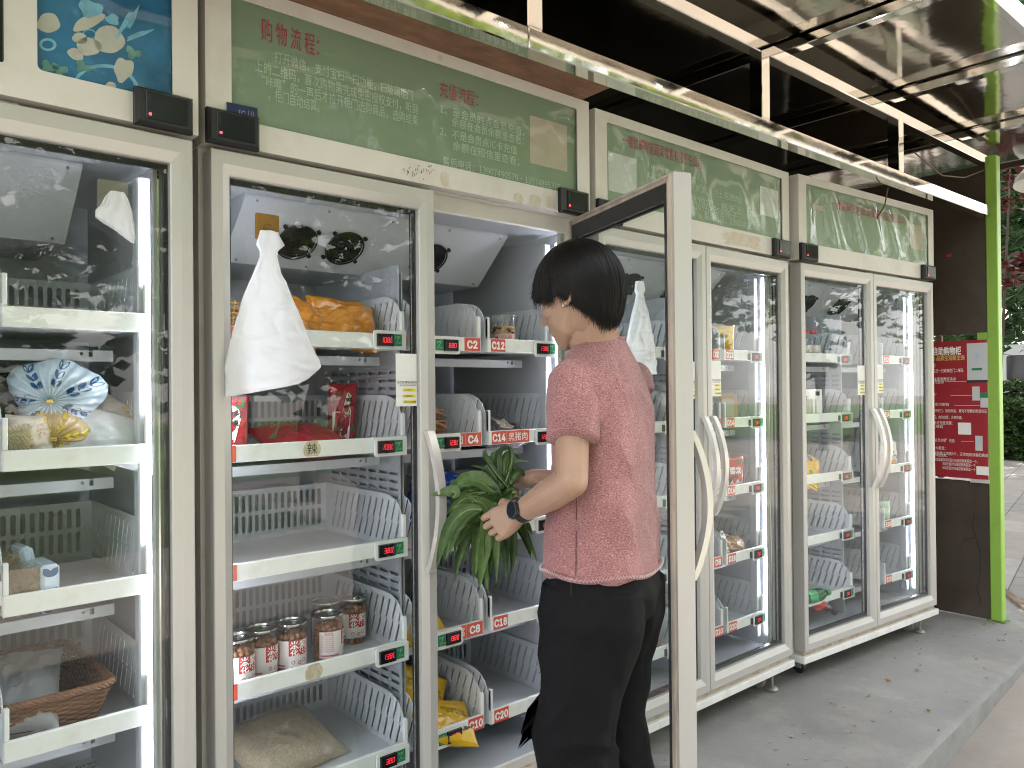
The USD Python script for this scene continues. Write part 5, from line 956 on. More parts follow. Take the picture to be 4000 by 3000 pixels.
# white lamp under the canopy's far corner
T = xf('dome_lamp', None, (4.62, -.300, 2.50), 0, 'white dome lamp hanging from the far corner of the canopy', 'lamp'); lampw = pm('white_lamp_plastic', (.66, .68, .66), .4)
obj('shade', MB().lathe([(0, .02), (.03, .018), (.07, -.005), (.10, -.05), (.108, -.09), (.104, -.09), (.09, -.05), (.05, -.01), (0, .0)], (0, 0, .0), 28).xform(lambda V: V@ry(.25).T), lampw, T, smooth=40); obj('stem', MB().tube([(0, 0, .01), (0, 0, .05)], .008, 8), dull_steel, T)
wire = pm('brown_cable', (.10, .075, .05), .6)
for i, (pts, nm) in enumerate(((((3.2, -.19, 2.36), (3.5, -.20, 2.30), (3.8, -.2, 2.34), (4.05, -.21, 2.42)), 'thin brown cable sagging below the canopy near the green post'), (((3.13, -.10, 2.2), (3.14, -.08, 2.12), (3.12, -.05, 2.06)), 'short wire end hanging down behind the far header'))):
    q = np.array(pts); t = np.linspace(0, len(q)-1, 24); obj('cable', MB().tube(np.column_stack([np.interp(t, range(len(q)), q[:, j]) for j in range(3)]), .0035, 6), wire, None, smooth=True, label=nm, cat='cable')
# ================================================================ trees, hedges and what the glass reflects
leaf_sun = leafmat('fresh_green_leaves', (0.12, 0.155, 0.018), (0.30, 0.30, 0.05), .5, .4); leaf_deep = leafmat('deep_green_leaves', (0.022, 0.055, 0.014), (0.06, 0.12, 0.025), .3, .25, spec=.6)
leaf_hedge = leafmat('hedge_leaves', (0.03, 0.06, 0.012), (0.085, 0.13, 0.03), .3, .4); leaf_red = leafmat('purple_red_leaves', (0.06, 0.014, 0.012), (0.20, 0.04, 0.02), .35, .35); leaf_pale = leafmat('long_pale_leaves', (0.12, 0.17, 0.05), (0.28, 0.32, 0.12), .4, .35)
bark = pm('tree_bark', (0.065, 0.05, 0.038), .9, var=.4, vscale=14, bump=.01, bscale=20, stretch=(1, 1, .3))
def leaves(rs, C, d, L, W, droop=.25):
    """leaf blades at C pointing along d: folded along the midrib, four triangles each"""
    n = len(C); d = d/np.linalg.norm(d, axis=1)[:, None]; s = np.cross(d, rs.normal(size=(n, 3))); s /= np.linalg.norm(s, axis=1)[:, None]+1e-9; u = np.cross(s, d); L = np.broadcast_to(L, n)[:, None]; W = np.broadcast_to(W, n)[:, None]
    m_ = C+d*L*.5-[0, 0, 1]*L*droop*.15; e_ = C+d*L-[0, 0, 1]*L*droop*.5; V = np.stack([C, m_+s*W+u*W*.35, m_, m_-s*W+u*W*.35, e_], 1).reshape(-1, 3)
    b = np.arange(n)[:, None]*5; F = np.concatenate([b+[0, 1, 2], b+[1, 4, 2], b+[0, 2, 3], b+[2, 4, 3]]); return V, F
def rosettes(rs, P_, k, L, W, up=.4):
    d = rs.normal(size=(len(P_)*k, 3)); d[:, 2] = np.abs(d[:, 2])*up+rs.uniform(-.3, .4, len(d)); return leaves(rs, np.repeat(P_, k, 0), d, L*rs.uniform(.7, 1.2, len(d)), W)
def tree(name, base, H, blobs, nros, k, L, W, mat, label, seed, group=None, trunk_r=.09, kind=None):
    rs = np.random.default_rng(seed); T = xf(name, None, base, 0, label, 'tree', group); tr = MB(); q = [(0, 0, 0)]
    for i in range(1, 6): q.append((rs.normal()*.06*i, rs.normal()*.06*i, H*.12*i))
    tr.tube(q, np.linspace(trunk_r, trunk_r*.55, 6), 9)
    for c, r in blobs: c = np.array(c); a = np.array(q[rs.integers(3, 6)]); mid = (a+c)/2+rs.normal(size=3)*.1; tr.tube([a, mid, c], [trunk_r*.4, trunk_r*.28, trunk_r*.1], 6)
    obj('trunk', tr, bark, T, smooth=True); mb = MB(); tot = sum(r[0]*r[1]*r[2] for _, r in blobs)
    for c, r in blobs:
        n = int(nros*r[0]*r[1]*r[2]/tot)+4; d = rs.normal(size=(n, 3)); d /= np.linalg.norm(d, axis=1)[:, None]; P_ = np.array(c)+d*np.array(r)*(rs.uniform(.35, 1.05, (n, 1))**.6)*(1+.25*(meshkit.fbm(d*2.5+seed, 3)-.5)[:, None]); mb.add(*rosettes(rs, P_, k, L, W))
    obj('crown', mb, mat, T); return T
# facing the kiosk across the road: what its glass and steel mirror
spots = [(-5.5, -7.6, 7.2, 1), (-2.4, -6.9, 7.6, 2), (.6, -7.8, 7.4, 3), (3.6, -6.8, 7.8, 4), (6.6, -7.4, 7.3, 5), (9.8, -6.6, 7.9, 6), (13.2, -7.6, 7.5, 7), (17.0, -6.9, 7.2, 8)]
for i, (x, y, H, sd) in enumerate(spots):
    rs = np.random.default_rng(sd+40); bl = [((rs.uniform(-1.3, 1.3), rs.uniform(-1.0, 1.0), rs.uniform(2.6, H)), (rs.uniform(.8, 1.3), rs.uniform(.8, 1.2), rs.uniform(.6, .95))) for _ in range(13)]
    tree('street_tree', (x, y, -.1), H, bl, 1500, 7, .13, .020, leaf_sun, 'sunlit street tree across the road from the kiosk', sd, 'trees across the road')
for i in range(7):
    rs = np.random.default_rng(i+70); x = -12+6.2*i; bl = [((rs.uniform(-2.4, 2.4), rs.uniform(-1, 1), rs.uniform(.8, 11)), (rs.uniform(1.6, 2.6), 1.2, rs.uniform(1.2, 2.0))) for _ in range(15)]
    tree('background_tree', (x, -15.5+rs.uniform(-1, 1), 0), 11, bl, 900, 6, .46, .13, leaf_deep, 'dark tree closing the view behind the lawn across the road', i+70, 'dark trees behind the lawn')
obj('verge', MB().box(-40, 50, -9.6, -5.4, -.2, -.06), pm('verge_soil_and_grass', (.07, .09, .03), .95, var=.4, vscale=5), kind='structure')
tree('overhanging_tree', (-3.2, -4.2, -.1), 5.0, [((1.2, .9, 3.2), (1.2, .8, .7)), ((2.4, 1.2, 3.6), (1.3, .8, .6)), ((3.4, .7, 3.3), (1.0, .8, .6)), ((0, .3, 3.6), (1.2, 1, .8))], 260, 8, .30, .028, leaf_pale, 'tree with long pale leaves standing left behind the viewer', 91, trunk_r=.08)
# right of the kiosk
rs = np.random.default_rng(5)
tree('broadleaf_tree', (6.6, .72, 0), 3.0, [((-.05, -.1, 2.0), (.6, .55, .55)), ((.1, .1, 2.75), (.75, .7, .6)), ((.5, -.5, 2.35), (.6, .5, .7)), ((.3, -.25, 1.75), (.5, .5, .35)), ((.9, .2, 3.2), (.8, .8, .6)), ((-.3, .3, 3.3), (.6, .6, .5))], 620, 7, .15, .021, leaf_deep, 'glossy dark green broadleaf tree right behind the green post', 15, trunk_r=.05)
T = xf('red_leaf_shrub', None, (5.55, .10, 0), 0, 'purple red leaved sapling in front of the broadleaf tree', 'shrub'); obj('stem', MB().tube([(.35, .25, 0), (.25, .16, 1.2), (.10, .05, 2.4), (.1, .02, 3.0)], [.014, .012, .008, .004], 6), bark, T, smooth=True); P_ = np.concatenate([rs.normal(size=(16, 3))*[.08, .07, .07]+[.05, 0, 2.10], rs.normal(size=(18, 3))*[.16, .14, .12]+[.16, .04, 2.62], rs.normal(size=(16, 3))*[.2, .2, .14]+[.2, -.0, 3.0]]); obj('foliage', MB().add(*rosettes(rs, P_, 5, .085, .026)), leaf_red, T)
for i, (x, y, H, sd) in enumerate(((6.2, 3.0, 5.2, 31), (9.4, 3.2, 5.6, 32), (12.6, 3.6, 5.8, 33), (16.5, 4.4, 6.0, 34))):
    r2 = np.random.default_rng(sd); bl = [((r2.uniform(-1.7, 1.7), r2.uniform(-1.5, 1.2), r2.uniform(2.9, H)), (r2.uniform(1.0, 1.5), r2.uniform(.9, 1.4), r2.uniform(.6, .9))) for _ in range(9)]
    tree('shade_tree', (x, y, 0), H, bl, 1700, 6, .25, .06, leaf_deep, 'tall shade tree beyond the far end of the kiosk', sd, 'shade trees beyond the kiosk')
for i, (x, y) in enumerate(((27, 4.5), (28.5, 8.5), (30, 12.5), (26.5, .8))):
    r2 = np.random.default_rng(i+120); bl = [((r2.uniform(-1.8, 1.8), r2.uniform(-2, 2), r2.uniform(.8, 7.5)), (1.5, 2.0, r2.uniform(1.0, 1.6))) for _ in range(11)]
    tree('background_tree', (x, y, 0), 8, bl, 800, 6, .42, .13, leaf_deep, ['dark tree directly behind the pale van', 'dark tree left of the tree behind the pale van', 'farthest dark tree at the end of the hedges', 'dark tree right of the pale van'][i], i+120)
def hedge(x0, x1, y0, y1, h, label, seed, n=5200):
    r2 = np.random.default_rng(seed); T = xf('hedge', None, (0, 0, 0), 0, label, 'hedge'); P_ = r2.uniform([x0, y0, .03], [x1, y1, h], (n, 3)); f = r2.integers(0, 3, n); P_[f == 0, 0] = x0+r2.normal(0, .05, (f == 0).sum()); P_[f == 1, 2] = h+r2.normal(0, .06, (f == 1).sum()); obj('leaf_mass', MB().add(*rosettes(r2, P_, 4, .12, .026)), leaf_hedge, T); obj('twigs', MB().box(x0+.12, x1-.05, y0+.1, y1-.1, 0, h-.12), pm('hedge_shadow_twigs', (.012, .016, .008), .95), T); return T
hedge(14.2, 15.3, .2, 5.5, .92, 'low clipped hedge behind the pavement', 51); hedge(16.2, 17.3, .2, 6.0, 1.22, 'darker hedge behind the low clipped hedge', 52, 3600)
# white van far behind the hedge
T = xf('parked_van', None, (21.0, 4.4, 0), math.radians(98), 'pale van parked far behind the hedges', 'van'); vw = pm('pale_van_paint', (.40, .42, .42), .35, coat=.4)
pr = Polygon([(-2.4, .45), (2.4, .45), (2.45, 1.1), (2.15, 1.25), (1.7, 2.05), (1.4, 2.2), (-2.3, 2.2), (-2.45, 1.9)]); obj('body', MB().prism(pr.buffer(-.06).buffer(.06, quad_segs=3), 1.7, XZ(-.85)), vw, T, smooth=35)
[obj('window', MB().prism(rrect(a, 1.35, b, 1.95, .06), .01, XZ(s_)), black_gloss, T) for s_ in (-.861, .851) for a, b in ((-2.1, -1.0), (-.9, .2), (.35, 1.5))]; sm = MB(); [sm.box(x-.004, x+.004, -.8545, -.850, .6, 2.1) for x in (-.95, .28)]; sm.box(-2.3, 2.3, -.8545, -.850, 1.12, 1.13); obj('panel_seams', sm, gasket, T)
for x in (-1.6, 1.6):
    for y in (-.78, .78): w = xf('wheel', T); obj('tyre', MB().lathe([(0, -.1), (.3, -.1), (.33, -.06), (.33, .06), (.3, .1), (0, .1)], (0, 0, 0), 20, 'y').xform(lambda V: V+[x, y, .33]), black, w, smooth=35); obj('rim', MB().lathe([(0, -.11), (.18, -.11), (.19, -.09)], (0, 0, 0), 16, 'y').xform(lambda V: V*[1, 1 if y > 0 else -1, 1]+[x, y, .33]), dull_steel, w)
# foliage debris
for i in range(5):
    x = RNG.uniform(2.2, 4.0); y = RNG.uniform(kerb_y(x)+.05, -.1); V, F = leaves(RNG, np.array([[x, y, .008]]), np.array([[RNG.normal(), RNG.normal(), .05]]), .035, .007); obj('fallen_leaf', (V, F), leafmat('dry_leaf_%d' % i, (.3, .17, .05), (.35, .22, .08), .3), None, label=['dry leaf on the concrete nearest the kerb', 'dry curled leaf on the grey platform', 'small dry leaf before the farthest fridge', 'dry leaf near the base strip of the fridges', 'small fallen leaf on the platform'][i], cat='leaf', group='dry leaves on the platform')
# ================================================================ the person choosing greens
def J(u, v, d): return CAM+FW*d+RT*((u-2000)/FPX*d)-UP*((v-1500)/FPX*d)
AZ = math.radians(-20); PF = np.array([math.sin(AZ), math.cos(AZ), 0]); PR = np.array([math.cos(AZ), -math.sin(AZ), 0])
BASE = np.array([*(J(2352, 1900, 1.885)[:2]), 0.0])
TP = xf('person', None, BASE, 0, 'person in rose heathered tee and black trousers holding greens at the open fridge', 'person')
skin = pm('warm_skin', (0.36, 0.225, 0.155), .48, var=.10, vscale=9, sub=.12, bump=.0006, bscale=90)
mf = manifold3d
def ball(p, r, sc=(1, 1, 1), R=None, n=20):
    m_ = mf.Manifold.sphere(1.0, n).scale([r*sc[0], r*sc[1], r*sc[2]])
    if R is not None: m_ = m_.transform(np.column_stack([R, np.zeros(3)]))
    return m_.translate(list(map(float, p)))
def limb(ps, rs): return [mf.Manifold.batch_hull([ball(a, ra), ball(b, rb)]) for a, b, ra, rb in zip(ps, ps[1:], rs, rs[1:])]
def finish(parts, edge, it, lam=.5, shrink=True):
    m_ = mf.Manifold.batch_boolean(parts, mf.OpType.Add).refine_to_length(edge); a = m_.to_mesh(); t = trimesh.Trimesh(a.vert_properties[:, :3], a.tri_verts, process=True)
    trimesh.smoothing.filter_taubin(t, lamb=lam, nu=lam+.03, iterations=it); return t
C3 = lambda r, f, z: BASE+PR*r+PF*f+[0, 0, z]
# joints
SL, SR = J(2238, 1488, 1.79), J(2478, 1486, 2.00); EL, WL = J(2232, 1880, 1.685), J(2030, 2003, 1.845); ER, WR = J(2300, 1905, 2.10), J(2085, 1868, 2.07)
HC_ = J(2264, 1150, 1.87); NB = J(2345, 1400, 1.89)
haz = math.radians(-14); HF = np.array([math.sin(haz)*math.cos(.30), math.cos(haz)*math.cos(.30), -math.sin(.30)]); HR = np.array([math.cos(haz), -math.sin(haz), 0]); HU = np.cross(HR, HF); HM = np.column_stack([HR, HF, HU])
hp = lambda r, f, u: HC_+HR*r+HF*f+HU*u
B = []
B += [ball(HC_+HF*.004, 1, (.076, .096, .108), HM, 40), mf.Manifold.batch_hull([ball(hp(0, .040, -.03), .062), ball(hp(.034, .036, -.072), .026), ball(hp(-.034, .036, -.072), .026), ball(hp(0, .074, -.098), .019), ball(hp(.052, .01, -.045), .02), ball(hp(-.052, .01, -.045), .02)])]
B += [mf.Manifold.batch_hull([ball(hp(0, .094, .012), .008), ball(hp(0, .112, -.030), .0105), ball(hp(.013, .096, -.034), .008), ball(hp(-.013, .096, -.034), .008)]), mf.Manifold.batch_hull([ball(hp(.018, .090, -.060), .007), ball(hp(-.018, .090, -.060), .007), ball(hp(0, .096, -.0575), .0075)]), mf.Manifold.batch_hull([ball(hp(.016, .089, -.069), .007), ball(hp(-.016, .089, -.069), .007), ball(hp(0, .094, -.070), .0075)]), mf.Manifold.batch_hull([ball(hp(.045, .070, .026), .012), ball(hp(-.045, .070, .026), .012), ball(hp(0, .086, .024), .010)]), ball(hp(-.045, .062, -.022), .022), ball(hp(.045, .062, -.022), .022)]
B += [mf.Manifold.batch_hull([ball(hp(0, -.028, -.06), .048), ball(NB+PF*.0, .052)]), mf.Manifold.batch_hull([ball(hp(0, .02, -.085), .040), ball(NB+PF*.012, .050)]), mf.Manifold.batch_hull([ball(NB, .054), ball(SL+PR*.05-[0, 0, .02], .028), ball(SR-PR*.05-[0, 0, .02], .028)])]
for sx in (-1, 1):                                                  # ears
    a = [hp(sx*(.0755+.010*math.sin(t)*.0+.004*(1-math.cos(t))), -.006-.017*math.sin(t)*1.0, -.004+.028*math.cos(t)) for t in np.linspace(-.7, PI+.5, 9)]; B += limb(a, [.0055]*9); B += [mf.Manifold.batch_hull([ball(hp(sx*.074, -.002, .012), .007), ball(hp(sx*.076, -.012, .0), .007), ball(hp(sx*.074, .002, -.020), .006)]), ball(hp(sx*.076, .006, -.031), .0072)]
B += [mf.Manifold.batch_hull([ball(C3(-.07, 0, 1.25), .045), ball(C3(.07, 0, 1.25), .045), ball(C3(-.07, 0, 1.0), .05), ball(C3(.07, 0, 1.0), .05)])]
B += limb([SL-[0, 0, .012], SL*.45+EL*.55, EL], [.036, .039, .0365]); EM = EL*.62+WL*.38; B += limb([EL, EM, WL], [.0365, .038, .0255]); B += limb([SR-[0, 0, .012], SR*.45+ER*.55, ER], [.036, .039, .036]); B += limb([ER, ER*.6+WR*.4, WR], [.036, .037, .0255])
def hand2(W, kn, back, thumb, curls):
    """a hand gripping: every finger bends in the plane of the knuckle direction and -back"""
    kn = kn/np.linalg.norm(kn); back = back-kn*np.dot(back, kn); back /= np.linalg.norm(back); th = thumb-kn*np.dot(thumb, kn)-back*np.dot(thumb, back); th /= np.linalg.norm(th); P = []
    K_ = [W+kn*L+th*s_ for L, s_ in ((.080, .030), (.085, .0098), (.081, -.0102), (.073, -.0295))]
    P.append(mf.Manifold.batch_hull([ball(W, .0225), ball(W+kn*.03+th*.022, .0150), ball(W+kn*.03-th*.020, .0145)]+[ball(k_-kn*.006, .0116) for k_ in K_]))
    for k_, L, c in zip(K_, (.066, .073, .069, .055), curls):
        a = 0; pts = [k_]
        for j, f in enumerate((.46, .30, .24)): a += c[j]; pts.append(pts[-1]+(kn*math.cos(a)-back*math.sin(a))*L*f)
        P += limb(pts, [.0097, .0090, .0082, .0070])
    P += limb([W+kn*.020+th*.022, W+kn*.046+th*.042-back*.016, W+kn*.070+th*.040-back*.034, W+kn*.088+th*.026-back*.046], [.0145, .0118, .0100, .0078]); return P
hk = J(1918, 2062, 1.90)-WL; B += hand2(WL, hk, -FW*.80-RT*.15+UP*.15, UP*.6-RT*.3+FW*.2, [(.10, .75, .6), (.20, .85, .6), (.28, .9, .6), (.36, .85, .6)])
hk2 = J(2005, 1885, 2.12)-WR; B += hand2(WR, hk2, FW*.4+UP*.7, -FW*.7+UP*.4, [(.3, .6, .4), (.35, .65, .4), (.4, .7, .4), (.45, .7, .4)])
hip = C3(0, 0, .80); KL, KR = C3(-.085, .035, .45), C3(.085, .02, .45); FL, FR = C3(-.09, .015, .075), C3(.095, .0, .075)
B += limb([C3(-.07, 0, .80), KL, FL], [.055, .045, .036]); B += limb([C3(.07, 0, .80), KR, FR], [.055, .045, .036]); B += [mf.Manifold.batch_hull([ball(C3(-.06, 0, .84), .055), ball(C3(.06, 0, .84), .055), ball(C3(0, 0, 1.02), .06)])]
body_t = finish(B, .0055, 5); obj('body', MB().tm(body_t).xform(lambda V: V-BASE), skin, TP, smooth=True)
for sx in (-1, 1):
    e_ = obj('eye', MB().tm(trimesh.creation.icosphere(2, .0115)).xform(lambda V: V+hp(sx*.031, .080, .004)-BASE), pm('eye_white', (.7, .68, .66), .25), TP, smooth=True); obj('iris', MB().tm(trimesh.creation.icosphere(2, .0055)).xform(lambda V: V+hp(sx*.031, .0872, .003)-BASE), pm('dark_iris', (.02, .012, .01), .15), e_, smooth=True)
obj('earring', MB().tm(trimesh.creation.icosphere(2, .0028)).xform(lambda V: V+hp(-.083, .006, -.033)-BASE), pm('pearl', (.75, .73, .7), .2), TP, smooth=True)
# ---- the tee: loft rings, sleeves, then folds
def loft(sec, n=48, e=2.35):
    """sec: (centre, right axis, forward axis, a, b)"""
    V = []; t = np.linspace(0, 2*PI, n, endpoint=False); ct, st = np.cos(t), np.sin(t); px, py = np.sign(ct)*np.abs(ct)**(2/e), np.sign(st)*np.abs(st)**(2/e)
    for c, r_, f_, a, b in sec: V.append(np.asarray(c)+np.outer(px*a, r_)+np.outer(py*b, f_))
    m_ = len(sec); V = np.vstack(V+[np.mean(V[0], 0)[None], np.mean(V[-1], 0)[None]]); F = []
    for i in range(m_-1):
        for k in range(n): k2 = (k+1) % n; F += [(i*n+k, i*n+k2, (i+1)*n+k2), (i*n+k, (i+1)*n+k2, (i+1)*n+k)]
    for k in range(n): k2 = (k+1) % n; F += [(m_*n, k2, k), (m_*n+1, (m_-1)*n+k, (m_-1)*n+k2)]
    t_ = trimesh.Trimesh(V, F, process=False); trimesh.repair.fix_normals(t_)
    return mf.Manifold(mf.Mesh(np.asarray(t_.vertices, np.float32), np.asarray(t_.faces, np.uint32)))
cs = lambda z, a, b, r=0.0, f=0.0: (C3(r, f, z), PR, PF, a, b)
nbr = np.dot(NB-BASE, PR); nbf = np.dot(NB-BASE, PF)
torso = loft([cs(.838, .158, .128, 0, .002), cs(.87, .157, .126, 0, .002), cs(.95, .153, .121, 0, .0), cs(1.05, .148, .114, 0, -.002), cs(1.14, .152, .112, 0, -.006), cs(1.22, .160, .110, nbr*.3, -.004), cs(1.285, .160, .098, nbr*.6, nbf*.4), cs(1.325, .132, .082, nbr*.8, nbf*.7), cs(1.355, .098, .070, nbr, nbf*.9), cs(1.378, .070, .062, nbr, nbf), cs(1.392, .060, .057, nbr, nbf+.004)])
def sleeve(S, E, t1, r0, r1):
    d = (E-S)/np.linalg.norm(E-S); L = np.linalg.norm(E-S)*t1; q = np.cross(d, [0, 0, 1.]); q = PF-d*np.dot(PF, d); q /= np.linalg.norm(q); w = np.cross(d, q); inw = (BASE+[0, 0, 1.27]-S); inw[2] = 0; inw /= np.linalg.norm(inw)
    return mf.Manifold.batch_hull([ball(S+inw*.05+[0, 0, -.015], .062), ball(S+d*.01+[0, 0, .004], .056)])+loft([(S-d*.01, q, w, r0*.95, r0*.95), (S+d*L*.4, q, w, r0, r0*.98), (S+d*L, q, w, r1, r1*.95)], 36, 2.0), S+d*L, d, q, w
s1, h1, d1, q1, w1 = sleeve(SL, EL, .60, .060, .0545); s2, h2, d2, q2, w2 = sleeve(SR, ER, .60, .060, .055)
tee_m = finish([torso, s1, s2], .0075, 14, .5)
V = np.array(tee_m.vertices); Nn = tee_m.vertex_normals; L_ = V-BASE; rr_, ff_, zz_ = L_@PR, L_@PF, L_[:, 2]
fold = (meshkit.fbm(np.column_stack([rr_*9+zz_*3.5, ff_*9-zz_*2.0, zz_*3.2]), 3)-.5)*.020+(1-np.abs(meshkit.noise(np.column_stack([rr_*13+zz_*7, ff_*12, zz_*4.5+3]))-.5)*2)**5*.0065+.004*np.sin(rr_*60+ff_*40)*np.clip((1.0-zz_)*6, 0, 1)
tee_m.vertices = V+Nn*(fold*np.clip((1.36-zz_)*9, .15, 1))[:, None]
n = {'tc': ('texture_coordinate', {}), 'mp': ('mapping', {'scale': (1.0, 1.0, 2.6)}), 'a': ('noise_texture', {'scale': 230.0, 'detail': 4.0, 'roughness': .75}), 'r': ('rgb_ramp', {'ramp': [(.30, (.11, .036, .042)), (.5, (.33, .145, .148)), (.70, (.58, .36, .35))]}), 'b': ('noise_texture', {'scale': 9.0, 'detail': 3.0}), 'br': ('rgb_ramp', {'ramp': [(.3, (.8, .8, .8)), (.7, (1.1, 1.1, 1.1))]}), 'm': ('mix', {'mix_type': 'multiply', 'fac': 1.0}), 'bp': ('bump', {'strength': .7, 'distance': .0010}), 'p': ('principled_bsdf', {'roughness': .88, 'sheen_weight': .25, 'specular_ior_level': .2})}
tee_mat = usdkit.material(stage, '/World/Looks/rose_heather_knit', n, [('tc.object', 'mp.vector'), ('mp.vector', 'a.vector'), ('a.fac', 'r.fac'), ('tc.object', 'b.vector'), ('b.fac', 'br.fac'), ('r.color', 'm.color1'), ('br.color', 'm.color2'), ('m.color', 'p.base_color'), ('a.fac', 'bp.height'), ('bp.normal', 'p.normal')], surface='p.BSDF')
obj('tee', MB().tm(tee_m).xform(lambda V: V-BASE), tee_mat, TP, smooth=True)
def hem(c, r_, f_, a, b, rad, e=2.0, n=60, wob=.002): t = np.linspace(0, 2*PI, n); px, py = np.sign(np.cos(t))*np.abs(np.cos(t))**(2/e), np.sign(np.sin(t))*np.abs(np.sin(t))**(2/e); return np.asarray(c)-BASE+np.outer(px*a, r_)+np.outer(py*b, f_)+np.outer(wob*np.sin(5*t+1), [0, 0, 1.])
hms = [MB().tube(hem(C3(0, .002, .842), PR, PF, .161, .131, 0, 2.35, wob=.004), .0055, 6, cap=False), MB().tube(hem(h1-d1*.004, q1, w1, .0560, .0535, 0, wob=.001), .0038, 6, cap=False), MB().tube(hem(h2-d2*.004, q2, w2, .0565, .054, 0, wob=.001), .0038, 6, cap=False), MB().tube(hem(C3(nbr, nbf+.003, 1.391), PR, PF, .0615, .0585, 0), .0042, 6, cap=False)]; [obj('rolled_hem', h_, tee_mat, TP, smooth=True) for h_ in hms]
sd = MB().tube([BASE*0+[0, 0, z_]-PR*(np.interp(z_, [.84, .95, 1.05, 1.14, 1.2], [.1585, .1535, .1485, .1525, .158])+.0008) for z_ in np.linspace(.85, 1.2, 20)], .0011, 4); obj('side_seam', sd, pm('dark_rose_seam', (.10, .03, .035), .8), TP)
st2 = MB(); q_ = hem(C3(0, .002, .846), PR, PF, .1685, .1385, 0, 2.35, 220, .004); q_[:, 2] += .0035*np.where(np.arange(220) % 2, 1, -1); st2.tube(q_, .0004, 4, cap=False); obj('white_stitching', st2, white_ink, TP)
ch = MB().tube(hem(NB+[0, 0, .012]+PF*.012, PR, PF+[0, 0, -.30], .0545, .0585, 0, wob=.0), .0008, 5, cap=False); obj('necklace', ch, pm('thin_gold', (.6, .42, .16), .25, metal=1.0), TP, smooth=True)
# ---- trousers
pel = loft([cs(.735, .140, .108, 0, .0), cs(.79, .156, .126, 0, -.004), cs(.84, .153, .125, 0, 0), cs(.90, .142, .112), cs(.93, .136, .105)])
def leg(sg, K1, F1):
    P_ = [(C3(sg*.074, -.002, .81), .084, .122), (C3(sg*.077, .002, .72), .087, .118), (C3(sg*.084, .016, .58), .085, .098), (K1+PF*.004, .080, .090), (K1*.55+F1*.45+PF*-.012, .078, .090), (C3(*(np.array([np.dot(F1-BASE, PR), np.dot(F1-BASE, PF)])), .05), .074, .094)]
    return loft([(c, PR, PF, a, b) for c, a, b in P_], 44, 2.2)
tr_m = finish([pel, leg(-1, KL, FL), leg(1, KR, FR)], .011, 10, .5); V = np.array(tr_m.vertices); Nn = tr_m.vertex_normals; L_ = V-BASE; rr_, ff_, zz_ = L_@PR, L_@PF, L_[:, 2]
crease = (1-np.abs(meshkit.noise(np.column_stack([rr_*6+zz_*7, ff_*6+zz_*4, zz_*2.6+ff_*5]))-.5)*2)**4
CL = lambda q: BASE+np.outer(np.clip((q-BASE)@PR, -.185, .185), PR)+np.outer(np.clip((q-BASE)@PF, -.155, .150), PF)+np.outer(np.clip(q[:, 2], .03, .94), [0, 0, 1.])
tr_m.vertices = CL(V+Nn*(((meshkit.fbm(np.column_stack([rr_*7+zz_*4, ff_*8, zz_*4]), 3)-.5)*.030+crease*.011)*np.clip((.86-zz_)*8, 0, 1))[:, None])
trm = pm('black_trouser_cloth', (.006, .006, .007), .7, spec=.14, var=.2, vscale=60, bump=.0005, bscale=500); obj('trousers', MB().tm(tr_m).xform(lambda V: V-BASE), trm, TP, smooth=True)
sm = MB(); sm.tube([C3(-.158-.0*z_, .012+.0*z_, z_)-BASE+PR*(.075*max(0, .74-z_)) for z_ in np.linspace(.84, .60, 10)], .0012, 4); obj('side_seam', sm, black, TP)
for F1, nm in ((FL, 'left'), (FR, 'right')):
    c = F1-BASE; m_ = finish([mf.Manifold.batch_hull([ball(F1-PF*.05+[0, 0, -.04], .034), ball(F1+PF*.13+[0, 0, -.048], .026), ball(F1+PF*.09+PR*.018+[0, 0, -.045], .03), ball(F1+PF*.02+[0, 0, -.01], .036)])], .01, 4); obj('shoe', MB().tm(m_).xform(lambda V: np.column_stack([V[:, :2]-BASE[:2], np.maximum(V[:, 2], .004)])), pm('dark_shoe', (.02, .02, .022), .6), TP, smooth=True)
# ---- watch
wx = (WL-EM)/np.linalg.norm(WL-EM); wc = WL-wx*.022; bk = -FW*.80+UP*.35-RT*.1; bk = bk-wx*np.dot(bk, wx); bk /= np.linalg.norm(bk); bs = np.cross(wx, bk)
W_ = xf('wrist_watch', TP); st_ = MB(); t = np.linspace(0, 2*PI, 40, endpoint=False); rg = [[wc-BASE+wx*o+(bk*math.cos(a)+bs*math.sin(a))*r_ for a in t] for o, r_ in ((-.011, .0265), (-.011, .0295), (.011, .0295), (.011, .0262))]; st_.grid(np.array(rg), closed=True); obj('strap', st_, pm('black_silicone', (.012, .012, .012), .5), W_, smooth=40)
fm = np.column_stack([wx, bs, bk]); fc = wc+bk*.0275; dl = MB().lathe([(.0215, 0), (.0225, .004), (.0205, .010), (.018, .0108)], n=36).xform(lambda V: V@fm.T+fc-BASE); obj('case', dl, black, W_, smooth=40); obj('dial', MB().lathe([(.0182, .0106), (0, .0106)], n=36).xform(lambda V: V@fm.T+fc-BASE), black_gloss, W_); bt = MB(); [bt.tube([fc-BASE+(wx*math.cos(a)+bs*math.sin(a))*.0215+bk*.005, fc-BASE+(wx*math.cos(a)+bs*math.sin(a))*.0265+bk*.005], .0022, 8) for a in (-.5, 0, .5)]; obj('crown_buttons', bt, chrome, W_)
